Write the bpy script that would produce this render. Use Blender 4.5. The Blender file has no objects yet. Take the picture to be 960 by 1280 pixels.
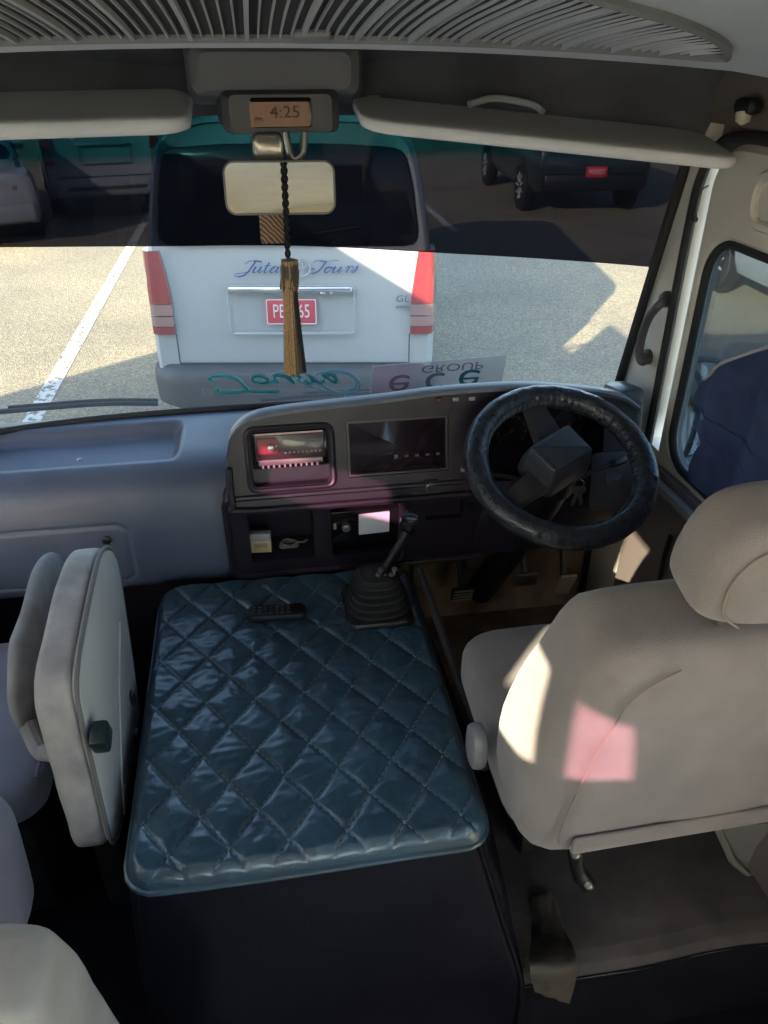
import bpy, bmesh, math, random
import numpy as np
from math import sin, cos, tan, radians as R, pi, sqrt, hypot
from mathutils import Vector as V, Matrix as M4, Euler, noise
from mathutils.geometry import tessellate_polygon
random.seed(7)
S = bpy.context.scene
COL = S.collection

# ------------------------------------------------------------------ camera
H, YAW, PIT, F = 2.3, R(9), R(31), 960.0
cam_d = bpy.data.cameras.new('camera'); cam = bpy.data.objects.new('camera', cam_d); COL.objects.link(cam)
cam_d.sensor_fit = 'VERTICAL'; cam_d.sensor_height = 36; cam_d.lens = 36 * F / 1280
cam_d.clip_start = 0.02; cam_d.clip_end = 2000
cam.location = (0, 0, H); cam.rotation_euler = (R(90) - PIT, 0, -YAW)
S.camera = cam
# ------------------------------------------------------------------ sky, sun, exposure
SUN_E, SUN_A = R(21), R(40)            # elevation; heading of the light, clockwise from the bus axis (+Y)
w = bpy.data.worlds.new('World'); S.world = w; w.use_nodes = True
nt = w.node_tree; bg = nt.nodes['Background']
sky = nt.nodes.new('ShaderNodeTexSky'); sky.sky_type = 'NISHITA'; sky.sun_disc = False
sky.sun_elevation = SUN_E; sky.sun_rotation = SUN_A + pi
nt.links.new(sky.outputs[0], bg.inputs[0]); bg.inputs[1].default_value = 0.15
sd = bpy.data.lights.new('sun', 'SUN'); sd.energy = 5.0; sd.angle = R(0.5); sd.color = (1, .86, .64)
so = bpy.data.objects.new('sun', sd); COL.objects.link(so)
SD = V((sin(SUN_A) * cos(SUN_E), cos(SUN_A) * cos(SUN_E), -sin(SUN_E)))
so.rotation_euler = SD.to_track_quat('-Z', 'Y').to_euler(); so.location = (-20, -30, 20)
S.view_settings.view_transform = 'Standard'; S.view_settings.look = 'None'
S.view_settings.exposure = 3.35; S.view_settings.gamma = 1
S.cycles.max_bounces = 10; S.cycles.diffuse_bounces = 6; S.cycles.transparent_max_bounces = 16
S.cycles.caustics_reflective = False; S.cycles.caustics_refractive = False
S.cycles.sample_clamp_indirect = 6
try: S.cycles.use_denoising = True
except Exception: pass

# ------------------------------------------------------------------ measuring helpers (photo pixel -> place in the bus)
fwv = V((sin(YAW) * cos(PIT), cos(YAW) * cos(PIT), -sin(PIT))); rtv = V((cos(YAW), -sin(YAW), 0)); upv = rtv.cross(fwv)
CP = V((0, 0, H))
def ray(px, py): return fwv + rtv * ((px - 480) / F) - upv * ((py - 640) / F)
def atd(px, py, D): return CP + ray(px, py) * D
def aty(px, py, Y): d = ray(px, py); return CP + d * (Y / d.y)
def atx(px, py, X): d = ray(px, py); return CP + d * (X / d.x)
def atz(px, py, Z): d = ray(px, py); return CP + d * ((Z - H) / d.z)

# ------------------------------------------------------------------ materials
MATS = {}
def mat(name, col, rough=.6, metal=0., bump=0., bscale=200., var=0., vscale=6., coat=0., sheen=0., spec=.5, col2=None, emit=None, wscale=None):
    if name in MATS: return MATS[name]
    m = bpy.data.materials.new(name); m.use_nodes = True; n = m.node_tree; b = n.nodes['Principled BSDF']
    b.inputs['Base Color'].default_value = (*col, 1); b.inputs['Roughness'].default_value = rough
    b.inputs['Metallic'].default_value = metal; b.inputs['Coat Weight'].default_value = coat
    b.inputs['Sheen Weight'].default_value = sheen; b.inputs['Specular IOR Level'].default_value = spec
    tc = n.nodes.new('ShaderNodeTexCoord')
    if var or col2:
        nz = n.nodes.new('ShaderNodeTexNoise'); nz.inputs['Scale'].default_value = vscale; nz.inputs['Detail'].default_value = 6
        n.links.new(tc.outputs['Object'], nz.inputs['Vector'])
        mx = n.nodes.new('ShaderNodeMix'); mx.data_type = 'RGBA'
        c2 = col2 or tuple(c * (1 - var) for c in col)
        mx.inputs[6].default_value = (*[min(1, c * (1 + (0 if col2 else var))) for c in col], 1); mx.inputs[7].default_value = (*c2, 1)
        rp = n.nodes.new('ShaderNodeValToRGB'); rp.color_ramp.elements[0].position = .35; rp.color_ramp.elements[1].position = .68
        n.links.new(nz.outputs[0], rp.inputs[0]); n.links.new(rp.outputs[0], mx.inputs[0]); n.links.new(mx.outputs[2], b.inputs['Base Color'])
        rm = n.nodes.new('ShaderNodeMapRange'); rm.inputs[3].default_value = max(.03, rough - .08); rm.inputs[4].default_value = min(1, rough + .08)
        n.links.new(nz.outputs[0], rm.inputs[0]); n.links.new(rm.outputs[0], b.inputs['Roughness'])
    if bump:
        nb = n.nodes.new('ShaderNodeTexNoise'); nb.inputs['Scale'].default_value = bscale; nb.inputs['Detail'].default_value = 3
        n.links.new(tc.outputs['Object'], nb.inputs['Vector'])
        bp = n.nodes.new('ShaderNodeBump'); bp.inputs['Strength'].default_value = bump; bp.inputs['Distance'].default_value = .002
        n.links.new(nb.outputs[0], bp.inputs['Height'])
        last = bp
        if wscale:     # a second, larger wrinkle
            nb2 = n.nodes.new('ShaderNodeTexNoise'); nb2.inputs['Scale'].default_value = wscale; nb2.inputs['Detail'].default_value = 4
            n.links.new(tc.outputs['Object'], nb2.inputs['Vector'])
            bp2 = n.nodes.new('ShaderNodeBump'); bp2.inputs['Strength'].default_value = .5; bp2.inputs['Distance'].default_value = .01
            n.links.new(nb2.outputs[0], bp2.inputs['Height']); n.links.new(bp.outputs[0], bp2.inputs['Normal']); last = bp2
        n.links.new(last.outputs[0], b.inputs['Normal'])
    if emit: b.inputs['Emission Color'].default_value = (*emit[:3], 1); b.inputs['Emission Strength'].default_value = emit[3]
    MATS[name] = m; return m
def glass(name, tint, refl=.5, rough=0.):
    if name in MATS: return MATS[name]
    m = bpy.data.materials.new(name); m.use_nodes = True; n = m.node_tree; n.nodes.remove(n.nodes['Principled BSDF'])
    out = n.nodes['Material Output']; t = n.nodes.new('ShaderNodeBsdfTransparent'); t.inputs[0].default_value = (*tint, 1)
    g = n.nodes.new('ShaderNodeBsdfGlossy'); g.inputs['Roughness'].default_value = rough
    f = n.nodes.new('ShaderNodeFresnel'); f.inputs[0].default_value = 1.45
    mu = n.nodes.new('ShaderNodeMath'); mu.operation = 'MULTIPLY'; mu.inputs[1].default_value = refl
    mx = n.nodes.new('ShaderNodeMixShader')
    n.links.new(f.outputs[0], mu.inputs[0]); n.links.new(mu.outputs[0], mx.inputs[0]); n.links.new(t.outputs[0], mx.inputs[1]); n.links.new(g.outputs[0], mx.inputs[2])
    n.links.new(mx.outputs[0], out.inputs[0]); MATS[name] = m; return m
def film(name, col, opacity):           # translucent film for reflections painted on the windscreen
    if name in MATS: return MATS[name]
    m = bpy.data.materials.new(name); m.use_nodes = True; n = m.node_tree
    b = n.nodes['Principled BSDF']; b.inputs['Base Color'].default_value = (*col, 1); b.inputs['Roughness'].default_value = .5
    b.inputs['Alpha'].default_value = opacity; MATS[name] = m; return m

def translucent(name, col):
    m = bpy.data.materials.new(name); m.use_nodes = True; n = m.node_tree; n.nodes.remove(n.nodes['Principled BSDF'])
    d = n.nodes.new('ShaderNodeBsdfDiffuse'); t = n.nodes.new('ShaderNodeBsdfTranslucent'); x = n.nodes.new('ShaderNodeMixShader')
    d.inputs[0].default_value = (*col, 1); t.inputs[0].default_value = (*col, 1); x.inputs[0].default_value = .5
    n.links.new(d.outputs[0], x.inputs[1]); n.links.new(t.outputs[0], x.inputs[2]); n.links.new(x.outputs[0], n.nodes['Material Output'].inputs[0]); return m
vinyl_dark = mat('dark_vinyl', (.0045, .0045, .009), .6, spec=.15, bump=.25, bscale=500, var=.2, wscale=9)
def quilt_material():
    m = mat('quilted_vinyl', (.027, .066, .095), .36, bump=.25, bscale=420, var=.22, vscale=14, coat=1., wscale=30)
    m.node_tree.nodes['Principled BSDF'].inputs['Coat Roughness'].default_value = .22
    return m
vinyl_quilt = quilt_material()
dash_mat = mat('dash_plastic', (.096, .112, .162), .34, bump=.35, bscale=700, var=.08)
dash_dark = mat('dash_dark_plastic', (.020, .015, .025), .36, bump=.3, bscale=600, var=.15)
black_pl = mat('black_plastic', (.012, .012, .014), .4, bump=.15, bscale=400, var=.2)
black_gl = mat('black_gloss', (.008, .008, .01), .12)
tan_fab = mat('tan_fabric', (.235, .20, .183), .9, bump=.7, bscale=620, var=.10, vscale=11, sheen=.3)
tan_dark = mat('tan_fabric_piping', (.27, .22, .185), .9, bump=.3, bscale=700)
lav_fab = mat('lavender_grey_fabric', (.25, .24, .29), .9, bump=.45, bscale=900, var=.12, vscale=6, sheen=.3)
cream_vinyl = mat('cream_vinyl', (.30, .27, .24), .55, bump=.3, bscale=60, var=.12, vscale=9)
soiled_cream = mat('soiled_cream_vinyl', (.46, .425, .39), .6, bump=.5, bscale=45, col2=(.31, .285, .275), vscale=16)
cream_pl = mat('cream_plastic', (.58, .55, .48), .45, bump=.15, bscale=300, var=.06)
grey_lining = mat('grey_headlining', (.50, .53, .56), .85, bump=.3, bscale=800, var=.06)
white_lining = mat('white_headlining', (.62, .60, .55), .85, bump=.3, bscale=800, var=.05)
shaded_lining = mat('shaded_header_cloth', (.082, .082, .088), .95, bump=.4, bscale=900, var=.3, vscale=5)  # header cloth darkened to carry the shade of the recess
visor_mat = mat('visor_vinyl', (.78, .80, .82), .7, bump=.3, bscale=300, var=.06)
carpet = mat('brown_carpet', (.078, .068, .068), .95, bump=.7, bscale=700, var=.25, vscale=9)
floor_mat = mat('dark_floor_vinyl', (.006, .006, .010), .85, spec=.1, bump=.3, bscale=150, var=.3)
chrome = mat('chrome', (.8, .8, .8), .12, 1.)
steel = mat('worn_steel', (.35, .34, .33), .4, .9, bump=.2, bscale=90, var=.2)
rubber = mat('rubber', (.015, .015, .016), .75, bump=.3, bscale=200)
mirror_m = mat('mirror_silver', (.62, .58, .49), .02, 1.)
navy = mat('navy_curtain_cloth', (.035, .052, .13), .95, bump=.8, bscale=420, var=.2, vscale=20)
white_paint = mat('white_paint', (.405, .44, .45), .3, coat=.5, var=.02, vscale=2)

# ------------------------------------------------------------------ mesh builder
def rrect(w, h, r, n=6, cx=0, cy=0):
    p = []
    for (sx, sy, a0) in ((1, 1, 0), (-1, 1, 90), (-1, -1, 180), (1, -1, 270)):
        for k in range(n + 1):
            a = R(a0 + 90 * k / n)
            p.append((cx + sx * (w / 2 - r) + r * cos(a), cy + sy * (h / 2 - r) + r * sin(a)))
    return p
def circ(r, n=32, cx=0, cy=0): return [(cx + r * cos(2 * pi * k / n), cy + r * sin(2 * pi * k / n)) for k in range(n)]
def area(p): return sum(p[i][0] * p[(i + 1) % len(p)][1] - p[(i + 1) % len(p)][0] * p[i][1] for i in range(len(p))) / 2
def offset(p, d):
    n = len(p); out = []; sgn = 1 if area(p) > 0 else -1
    for i in range(n):
        a, b, c = V(p[i - 1]), V(p[i]), V(p[(i + 1) % n])
        t = (c - a)
        if t.length < 1e-9: out.append(tuple(b)); continue
        t.normalize(); nn = V((t.y, -t.x)) * sgn
        out.append((b.x - nn.x * d, b.y - nn.y * d))
    return out
def smooth_loop(p, it=2):               # Chaikin
    for _ in range(it):
        q = []
        for i in range(len(p)):
            a, b = V(p[i]), V(p[(i + 1) % len(p)])
            q += [tuple(a * .75 + b * .25), tuple(a * .25 + b * .75)]
        p = q
    return p
def spline(pts, n=8, closed=False):     # Catmull-Rom
    pts = [V(p) for p in pts]; N = len(pts); out = []
    for i in range(N if closed else N - 1):
        if closed: p0, p1, p2, p3 = pts[i - 1], pts[i], pts[(i + 1) % N], pts[(i + 2) % N]
        else: p0, p1, p2, p3 = pts[max(i - 1, 0)], pts[i], pts[i + 1], pts[min(i + 2, N - 1)]
        for k in range(n):
            t = k / n
            out.append(.5 * ((2 * p1) + (p2 - p0) * t + (2 * p0 - 5 * p1 + 4 * p2 - p3) * t * t + (3 * p1 - p0 - 3 * p2 + p3) * t ** 3))
    if not closed: out.append(pts[-1])
    return out
class MB:
    def __init__(s, xf=None): s.bm = bmesh.new(); s.xf = xf or M4.Identity(4)
    def v(s, p): return s.bm.verts.new(s.xf @ V(p))
    def face(s, vs):
        try: return s.bm.faces.new(vs)
        except ValueError: return None
    def box(s, c, size, r=0., rot=None, seg=2):
        b = bmesh.new(); bmesh.ops.create_cube(b, size=1)
        for q in b.verts: q.co = V((q.co.x * size[0], q.co.y * size[1], q.co.z * size[2]))
        if r: bmesh.ops.bevel(b, geom=b.edges[:] + b.verts[:], offset=r, segments=seg, profile=.5, affect='EDGES')
        mm = M4.Translation(c) @ (rot.to_matrix().to_4x4() if isinstance(rot, Euler) else (rot or M4.Identity(4)))
        s.merge(b, mm); return s
    def merge(s, b, mm=None):
        mm = mm or M4.Identity(4); mp = {}
        for q in b.verts: mp[q.index if False else q] = s.v(mm @ q.co)
        for f in b.faces: s.face([mp[q] for q in f.verts])
        b.free()
    def loft(s, loops, closed=True, cap0=True, cap1=True):
        rings = [[s.v(p) for p in l] for l in loops]
        n = len(rings[0])
        for a, b in zip(rings, rings[1:]):
            for i in range(n if closed else n - 1):
                j = (i + 1) % n; s.face([a[i], a[j], b[j], b[i]])
        if closed and cap0: s.face(rings[0][::-1])
        if closed and cap1: s.face(rings[-1])
        return s
    def slab(s, loop, f, d0, d1, b=0.):   # loop 2-D, f(u,v,d)->3-D, thickness d0..d1 with rounded edge b
        if b:
            L = [(offset(loop, b), d0), (offset(loop, b * .3), d0 + b * .3 * (1 if d1 > d0 else -1)), (loop, d0 + b * (1 if d1 > d0 else -1)),
                 (loop, d1 - b * (1 if d1 > d0 else -1)), (offset(loop, b * .3), d1 - b * .3 * (1 if d1 > d0 else -1)), (offset(loop, b), d1)]
        else: L = [(loop, d0), (loop, d1)]
        return s.loft([[f(u, v, d) for u, v in l] for l, d in L])
    def frame(s, outer, inner, f, d0, d1, b=0.):
        L = [(outer, d0), (outer, d1 - b), (offset(outer, b), d1), (offset(inner, -b), d1), (inner, d1 - b), (inner, d0), (outer, d0)]
        return s.loft([[f(u, v, d) for u, v in l] for l, d in L], cap0=False, cap1=False)
    def tube(s, pts, r, seg=8, closed=False, cap=True):
        pts = [V(p) for p in pts]; n = len(pts); rr = r if isinstance(r, (list, tuple)) else [r] * n
        loops = []; prev = None
        for i in range(n):
            if closed: t = pts[(i + 1) % n] - pts[i - 1]
            else: t = pts[min(i + 1, n - 1)] - pts[max(i - 1, 0)]
            if t.length < 1e-9: t = V((0, 0, 1))
            t.normalize()
            if prev is None: a = V((0, 0, 1)) if abs(t.z) < .9 else V((1, 0, 0))
            else: a = prev
            x = (a - t * a.dot(t))
            if x.length < 1e-6: x = t.orthogonal()
            x.normalize(); prev = x; y = t.cross(x)
            loops.append([pts[i] + (x * cos(2 * pi * k / seg) + y * sin(2 * pi * k / seg)) * rr[i] for k in range(seg)])
        if closed: loops.append(loops[0]); return s.loft(loops, cap0=False, cap1=False)
        return s.loft(loops, cap0=cap, cap1=cap)
    def cyl(s, p0, p1, r0, r1=None, seg=20): return s.tube([p0, p1], [r0, r0 if r1 is None else r1], seg)
    def lathe(s, prof, o, axis, seg=32, x=None):
        o = V(o); a = V(axis).normalized(); x = a.orthogonal().normalized(); y = a.cross(x)
        return s.loft([[o + a * h + (x * cos(2 * pi * k / seg) + y * sin(2 * pi * k / seg)) * max(r, 1e-5) for k in range(seg)] for r, h in prof])
    def grid(s, f, nu, nv, wrap=False):
        vs = [[s.v(f(i / nu, j / nv)) for j in range(nv + 1)] for i in range(nu + 1)]
        for i in range(nu):
            for j in range(nv): s.face([vs[i][j], vs[i + 1][j], vs[i + 1][j + 1], vs[i][j + 1]])
        return s
    def poly(s, loops, f):               # flat polygon with holes, 2-D loops
        tris = tessellate_polygon([[V((u, v, 0)) for u, v in l] for l in loops])
        flat = [s.v(f(u, v)) for l in loops for u, v in l]
        for t in tris: s.face([flat[i] for i in t])
        return s
    def pillow(s, loop, f, T, n=5, rings=9, back=True, pw=1.):   # cushion over a star-shaped outline: f(u,v,d)
        cx = sum(p[0] for p in loop) / len(loop); cy = sum(p[1] for p in loop) / len(loop)
        L = []
        ss = [1 - (1 - k / rings) ** 1.0 for k in range(rings + 1)]
        prof = []
        for k in range(rings + 1):
            a = (pi / 2) * k / rings; prof.append((sin(a) ** (2 / n), cos(a) ** (2 / n)))   # (scale, height)
        prof = [(max(sc, .02), hh) for sc, hh in prof]
        seq = [(sc, hh) for sc, hh in prof] + ([(sc, -hh) for sc, hh in prof[::-1][1:]] if back else [])
        return s.loft([[f(cx + (u - cx) * sc, cy + (v - cy) * sc, hh * T / 2) for u, v in loop] for sc, hh in seq])
    def build(s, name, m, parent=None, angle=35, smooth=True, loc=None, mods=None):
        bm = s.bm
        bmesh.ops.remove_doubles(bm, verts=bm.verts, dist=1e-6)
        bmesh.ops.recalc_face_normals(bm, faces=bm.faces)
        me = bpy.data.meshes.new(name); 
        o = bpy.data.objects.new(name, me); COL.objects.link(o)
        if loc is not None: bmesh.ops.translate(bm, verts=bm.verts, vec=-V(loc)); o.location = loc
        bm.to_mesh(me); bm.free()
        for p in me.polygons: p.use_smooth = smooth
        if smooth: me.set_sharp_from_angle(angle=R(angle))
        for x in (m if isinstance(m, (list, tuple)) else [m]): me.materials.append(x)
        if parent is not None:
            o.parent = parent
            pm = parent_world(parent)
            o.matrix_parent_inverse = pm.inverted()
        return o
def parent_world(p):
    m = M4.LocRotScale(p.location, p.rotation_euler, p.scale)
    if p.parent: m = parent_world(p.parent) @ p.matrix_parent_inverse @ m
    return m
def tag(o, label=None, cat=None, group=None, kind=None):
    if label: o['label'] = label
    if cat: o['category'] = cat
    if group: o['group'] = group
    if kind: o['kind'] = kind
    return o
def thing(name, label, cat, loc=(0, 0, 0), group=None, rz=0):
    o = bpy.data.objects.new(name, None); COL.objects.link(o); o.location = loc; o.rotation_euler = (0, 0, rz)
    o.empty_display_size = .1
    return tag(o, label, cat, group)
def text_loops(txt, size=1., shear=0., extrude=.001, spacing=1.):
    cu = bpy.data.curves.new('lettering', 'FONT'); cu.body = txt; cu.size = size; cu.shear = shear; cu.extrude = extrude
    cu.align_x = 'CENTER'; cu.align_y = 'CENTER'; cu.space_character = spacing; cu.resolution_u = 3
    o = bpy.data.objects.new('lettering', cu); COL.objects.link(o); bpy.context.view_layer.update()
    dg = bpy.context.evaluated_depsgraph_get(); me = bpy.data.meshes.new_from_object(o.evaluated_get(dg))
    bpy.data.objects.remove(o); return me
def text(name, txt, size, m, mw, parent, shear=0., extrude=.0008, spacing=1., sx=1.):
    me = text_loops(txt, size, shear, extrude, spacing); me.transform(mw @ M4.Diagonal((sx, 1, 1, 1)))
    o = bpy.data.objects.new(name, me); COL.objects.link(o); me.materials.clear(); me.materials.append(m)
    if parent is not None: o.parent = parent; o.matrix_parent_inverse = parent_world(parent).inverted()
    return o
def basis(o, x, y):                      # matrix with local X,Y along x,y
    x = V(x).normalized(); y = V(y).normalized(); z = x.cross(y).normalized(); y = z.cross(x)
    m = M4.Identity(4)
    for i in range(3): m[i][0], m[i][1], m[i][2], m[i][3] = x[i], y[i], z[i], o[i]
    return m
def struct(o, kind='structure'): o['kind'] = kind; return o
def nz(x, y, z=0, s=1): return noise.noise(V((x * s, y * s, z * s)))

# ================================================================== outside: ground, parking line
def ground_material():
    m = mat('asphalt', (.19, .175, .15), .9); n = m.node_tree; b = n.nodes['Principled BSDF']; tc = n.nodes['Texture Coordinate']
    vo = n.nodes.new('ShaderNodeTexVoronoi'); vo.inputs['Scale'].default_value = 75; n.links.new(tc.outputs['Object'], vo.inputs['Vector'])
    n1 = n.nodes.new('ShaderNodeTexNoise'); n1.inputs['Scale'].default_value = .6; n1.inputs['Detail'].default_value = 8; n.links.new(tc.outputs['Object'], n1.inputs['Vector'])
    n2 = n.nodes.new('ShaderNodeTexNoise'); n2.inputs['Scale'].default_value = 24; n2.inputs['Detail'].default_value = 5; n.links.new(tc.outputs['Object'], n2.inputs['Vector'])
    sep = n.nodes.new('ShaderNodeSeparateColor'); n.links.new(vo.outputs['Color'], sep.inputs[0])
    r1 = n.nodes.new('ShaderNodeValToRGB'); e = r1.color_ramp.elements
    e[0].position = .0; e[0].color = (.16, .14, .10, 1); e[1].position = 1; e[1].color = (.44, .38, .265, 1)
    x = e.new(.35); x.color = (.245, .213, .15, 1); x = e.new(.75); x.color = (.32, .278, .193, 1)
    n.links.new(sep.outputs[0], r1.inputs[0])
    mx = n.nodes.new('ShaderNodeMix'); mx.data_type = 'RGBA'; mx.blend_type = 'MULTIPLY'; mx.inputs[0].default_value = 1
    rp = n.nodes.new('ShaderNodeValToRGB'); rp.color_ramp.elements[0].position = .3; rp.color_ramp.elements[0].color = (.72, .72, .74, 1); rp.color_ramp.elements[1].position = .7; rp.color_ramp.elements[1].color = (1.15, 1.12, 1.05, 1)
    n.links.new(n1.outputs[0], rp.inputs[0]); n.links.new(r1.outputs[0], mx.inputs[6]); n.links.new(rp.outputs[0], mx.inputs[7])
    n.links.new(mx.outputs[2], b.inputs['Base Color'])
    bp = n.nodes.new('ShaderNodeBump'); bp.inputs['Strength'].default_value = .7; bp.inputs['Distance'].default_value = .008
    n.links.new(vo.outputs['Distance'], bp.inputs['Height']); n.links.new(bp.outputs[0], b.inputs['Normal'])
    return m
g = MB(); g.grid(lambda u, v: (-400 + 800 * u, -400 + 800 * v, 0), 4, 4)
struct(g.build('ground', ground_material()))
def paint_material():
    m = mat('worn_road_paint', (.62, .61, .57), .8); n = m.node_tree; b = n.nodes['Principled BSDF']; tc = n.nodes['Texture Coordinate']
    a = n.nodes.new('ShaderNodeTexNoise'); a.inputs['Scale'].default_value = 16; a.inputs['Detail'].default_value = 9; n.links.new(tc.outputs['Object'], a.inputs['Vector'])
    rp = n.nodes.new('ShaderNodeValToRGB'); rp.color_ramp.elements[0].position = .38; rp.color_ramp.elements[1].position = .5
    n.links.new(a.outputs[0], rp.inputs[0]); n.links.new(rp.outputs[0], b.inputs['Alpha']); return m
pm = paint_material()
for (x0, y0, y1) in ((-1.72, 3.2, 17.), (2.9, 11.6, 17.5)):
    q = MB(); q.grid(lambda u, v: (x0 - .065 + .13 * u, y0 + (y1 - y0) * v, .004), 1, 6); struct(q.build('parking_line', pm))

# ================================================================== vehicles outside
def wheel(name, root, c, r, wd, side):   # axle along local x of the vehicle, outer face on side (-1/+1)
    W = thing(name, None, None); W.parent = root; W.location = c
    xf = parent_world(root) @ M4.Translation(c)
    t = MB(xf); t.lathe([(r * .62, -wd / 2), (r * .93, -wd / 2), (r, -wd * .3), (r, wd * .3), (r * .93, wd / 2), (r * .62, wd / 2)], (0, 0, 0), (1, 0, 0), 28)
    t.build('tyre', rubber, W)
    q = MB(xf); f = side * wd / 2
    q.lathe([(r * .64, f * .4), (r * .64, f * .96), (r * .58, f * .98), (r * .55, f * .55), (r * .1, f * .5)], (0, 0, 0), (1, 0, 0), 28)
    for k in range(9):
        a = 2 * pi * k / 9
        q.tube([(f * .8, .06 * cos(a), .06 * sin(a)), (f * .95, r * .58 * cos(a), r * .58 * sin(a))], [r * .07, r * .045], 6)
    q.lathe([(r * .16, f * .5), (r * .16, f * .9), (r * .1, f * 1.0)], (0, 0, 0), (1, 0, 0), 14)
    q.build('rim', mat('alloy', (.66, .66, .68), .35, .25), W)
    return W
red_l = mat('red_lens', (.27, .018, .02), .12, coat=.6); clear_l = mat('pink_clear_lens', (.30, .17, .16), .15, coat=.6)
veh_glass = mat('dark_vehicle_glass', (.012, .014, .02), .08, coat=.6)
grey_bumper = mat('grey_bumper', (.042, .046, .052), .5, bump=.15, bscale=200, var=.1)

def van_section(y, L, Hh, W):
    """half-outline of the van body at distance y from the rear; returns list of (x,z) from bottom right going over the roof"""
    pts = [(.80, .42), (.845, .50), (.852, .70), (.852, 1.0), (.838, 1.22), (.80, 1.48), (.752, 1.74), (.71, 1.86), (.63, 1.94), (.45, 1.975), (.2, 1.985), (0, 1.987)]
    k = W / 1.704; h = Hh / 1.987
    return [(x * k, .42 + (z - .42) * (Hh - .42) / (1.987 - .42)) for x, z in pts]
def make_van(name, label, loc, rz, paint, full=True, group=None):
    L, Hh, W = 4.7, 1.98, 1.70
    root = thing(name, label, 'van', loc, group, rz)
    xf = parent_world(root)
    def sec(y, sx=1., zc=0., roof=1., bot=0., ry=0.):
        h = van_section(y, L, Hh * roof, W); h = [(x * sx, z) for x, z in h]
        return [(x, y + ry * max(0, (z - .9)) , z + bot) for x, z in h] + [(-x, y + ry * max(0, (z - .9)), z + bot) for x, z in h[::-1][1:]]
    b = MB(xf)
    b.loft([sec(.035, .90, ry=.10), sec(.012, .955, ry=.10), sec(.03, .985, ry=.10), sec(.09, 1., ry=.10), sec(.4, 1., ry=.02), sec(2.4), sec(3.6), sec(3.95, .99, ry=-.05, roof=.985),
            sec(4.35, .96, ry=-.35, roof=.93), sec(4.66, .90, ry=-.62, roof=.80), sec(4.7, .85, ry=-.62, roof=.78)])
    b.build('body', paint, root, 50)
    # rear face helper: (x,z) on the tailgate skin, pushed out by d
    def rf(x, z, d=0.): return (x, .012 + .10 * max(0, z - .9) - d + .55 * max(0, abs(x) - .72) ** 1.5, z)
    # rear window
    wl = [(-.60, 1.35), (.60, 1.35), (.665, 1.37), (.685, 1.42), (.655, 1.66), (.615, 1.82), (.56, 1.855), (.3, 1.875), (0, 1.88)]
    wl = [(.58, 1.345), (.64, 1.355), (.668, 1.385), (.672, 1.44), (.645, 1.66), (.61, 1.80), (.585, 1.835), (.54, 1.85), (.3, 1.866), (0, 1.87)]
    wl = [(x * 1.095, z) for x, z in wl]; loop = wl + [(-x, z) for x, z in wl[::-1][1:]]
    q = MB(xf); q.slab(loop, lambda u, v, d: rf(u, v, d), .0, .012, .008); rw = q.build('rear_window', veh_glass, root)
    for sx in (-1, 1):                   # side windows
        for (y0, y1) in ((.45, 1.55), (1.62, 2.6), (2.75, 3.5)):
            lw = rrect(y1 - y0, .46, .05, 4, (y0 + y1) / 2, 1.56)
            q = MB(xf); q.slab(lw, lambda u, v, d: (sx * ((.852 - (v - 1.1) * .215) * W / 1.704 - .006 + d), u, v), 0, .012, .005)
            q.build('side_window', veh_glass, root)
    # tail lamps, three lenses each
    for sx in (-1, 1):
        T = thing('tail_lamp', None, None); T.parent = root
        def lens(z0, z1, m, nm):
            q = MB(xf); L_ = []
            for k in range(7):
                z = z0 + (z1 - z0) * k / 6
                t = (z - .84) / .5; inn = .705 + .075 * max(0, t - .3) ** 1.4; out = .862 - .02 * max(0, t - .55) * 2
                q_ = []
                for j in range(7):
                    x = inn + (out - inn) * j / 6
                    y = .10 * max(0, z - .9) - .012 + float(np.interp(x, [.70, .80, .815, .84, .853, .862], [.012, .012, .013, .031, .07, .11]))
                    q_.append((sx * x, y, z))
                q_ += [(sx * (out - .004), .24, z), (sx * inn, .1, z)]
                L_.append(q_)
            q.loft(L_); q.build(nm, m, T)
        lens(.84, .885, red_l, 'red_lens'); lens(.888, .945, clear_l, 'clear_lens'); lens(.952, 1.015, clear_l, 'amber_lens'); lens(1.018, 1.315, red_l, 'brake_lens')
    # bumper
    q = MB(xf)
    def bs(z, out): 
        p = []
        for k in range(25):
            a = -1 + 2 * k / 24; x = a * (.868 + out * .3); y = -.055 - out + .38 * max(0, abs(a) - .80) ** 1.6 * 4
            p.append((x, y, z))
        return p + [(.868, .45, z), (-.868, .45, z)]
    q.loft([bs(.37, -.03), bs(.39, .0), bs(.43, .012), bs(.55, .02), bs(.60, .015), bs(.635, -.01), bs(.645, -.04)])
    q.build('bumper', grey_bumper if full else paint, root, 40)
    q = MB(xf); q.box((0, -.071, .50), (1.15, .012, .05), .004); 
    for k in range(26): q.box((-.55 + k * .044, -.078, .50), (.012, .006, .045))
    q.build('step_pad', mat('bumper_pad', (.06, .062, .068), .65), root)
    # tailgate seams
    q = MB(xf)
    for sx in (-1, 1): q.tube([rf(sx * .70, z, .001) for z in (.655, .74, .84)], .004, 5)
    q.tube([rf(x, .655, .001) for x in (-.70, 0, .70)], .006, 5)
    q.build('tailgate_seam', black_pl, root)
    # plate recess: raised frame with garnish bar and lower lip
    po, pi_ = rrect(.75, .29, .03, 4, 0, .98), rrect(.73, .27, .02, 4, 0, .98)
    q = MB(xf); q.frame(po, pi_, lambda u, v, d: rf(u, v, d), 0, .012, .005); q.build('plate_surround', paint, root)
    q = MB(xf); q.slab(rrect(.73, .042, .014, 4, 0, 1.105), lambda u, v, d: rf(u, v, d), .012, .045, .012); gb = q.build('garnish_bar', mat('garnish_silver', (.5, .53, .55), .15, .75), root)
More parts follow.
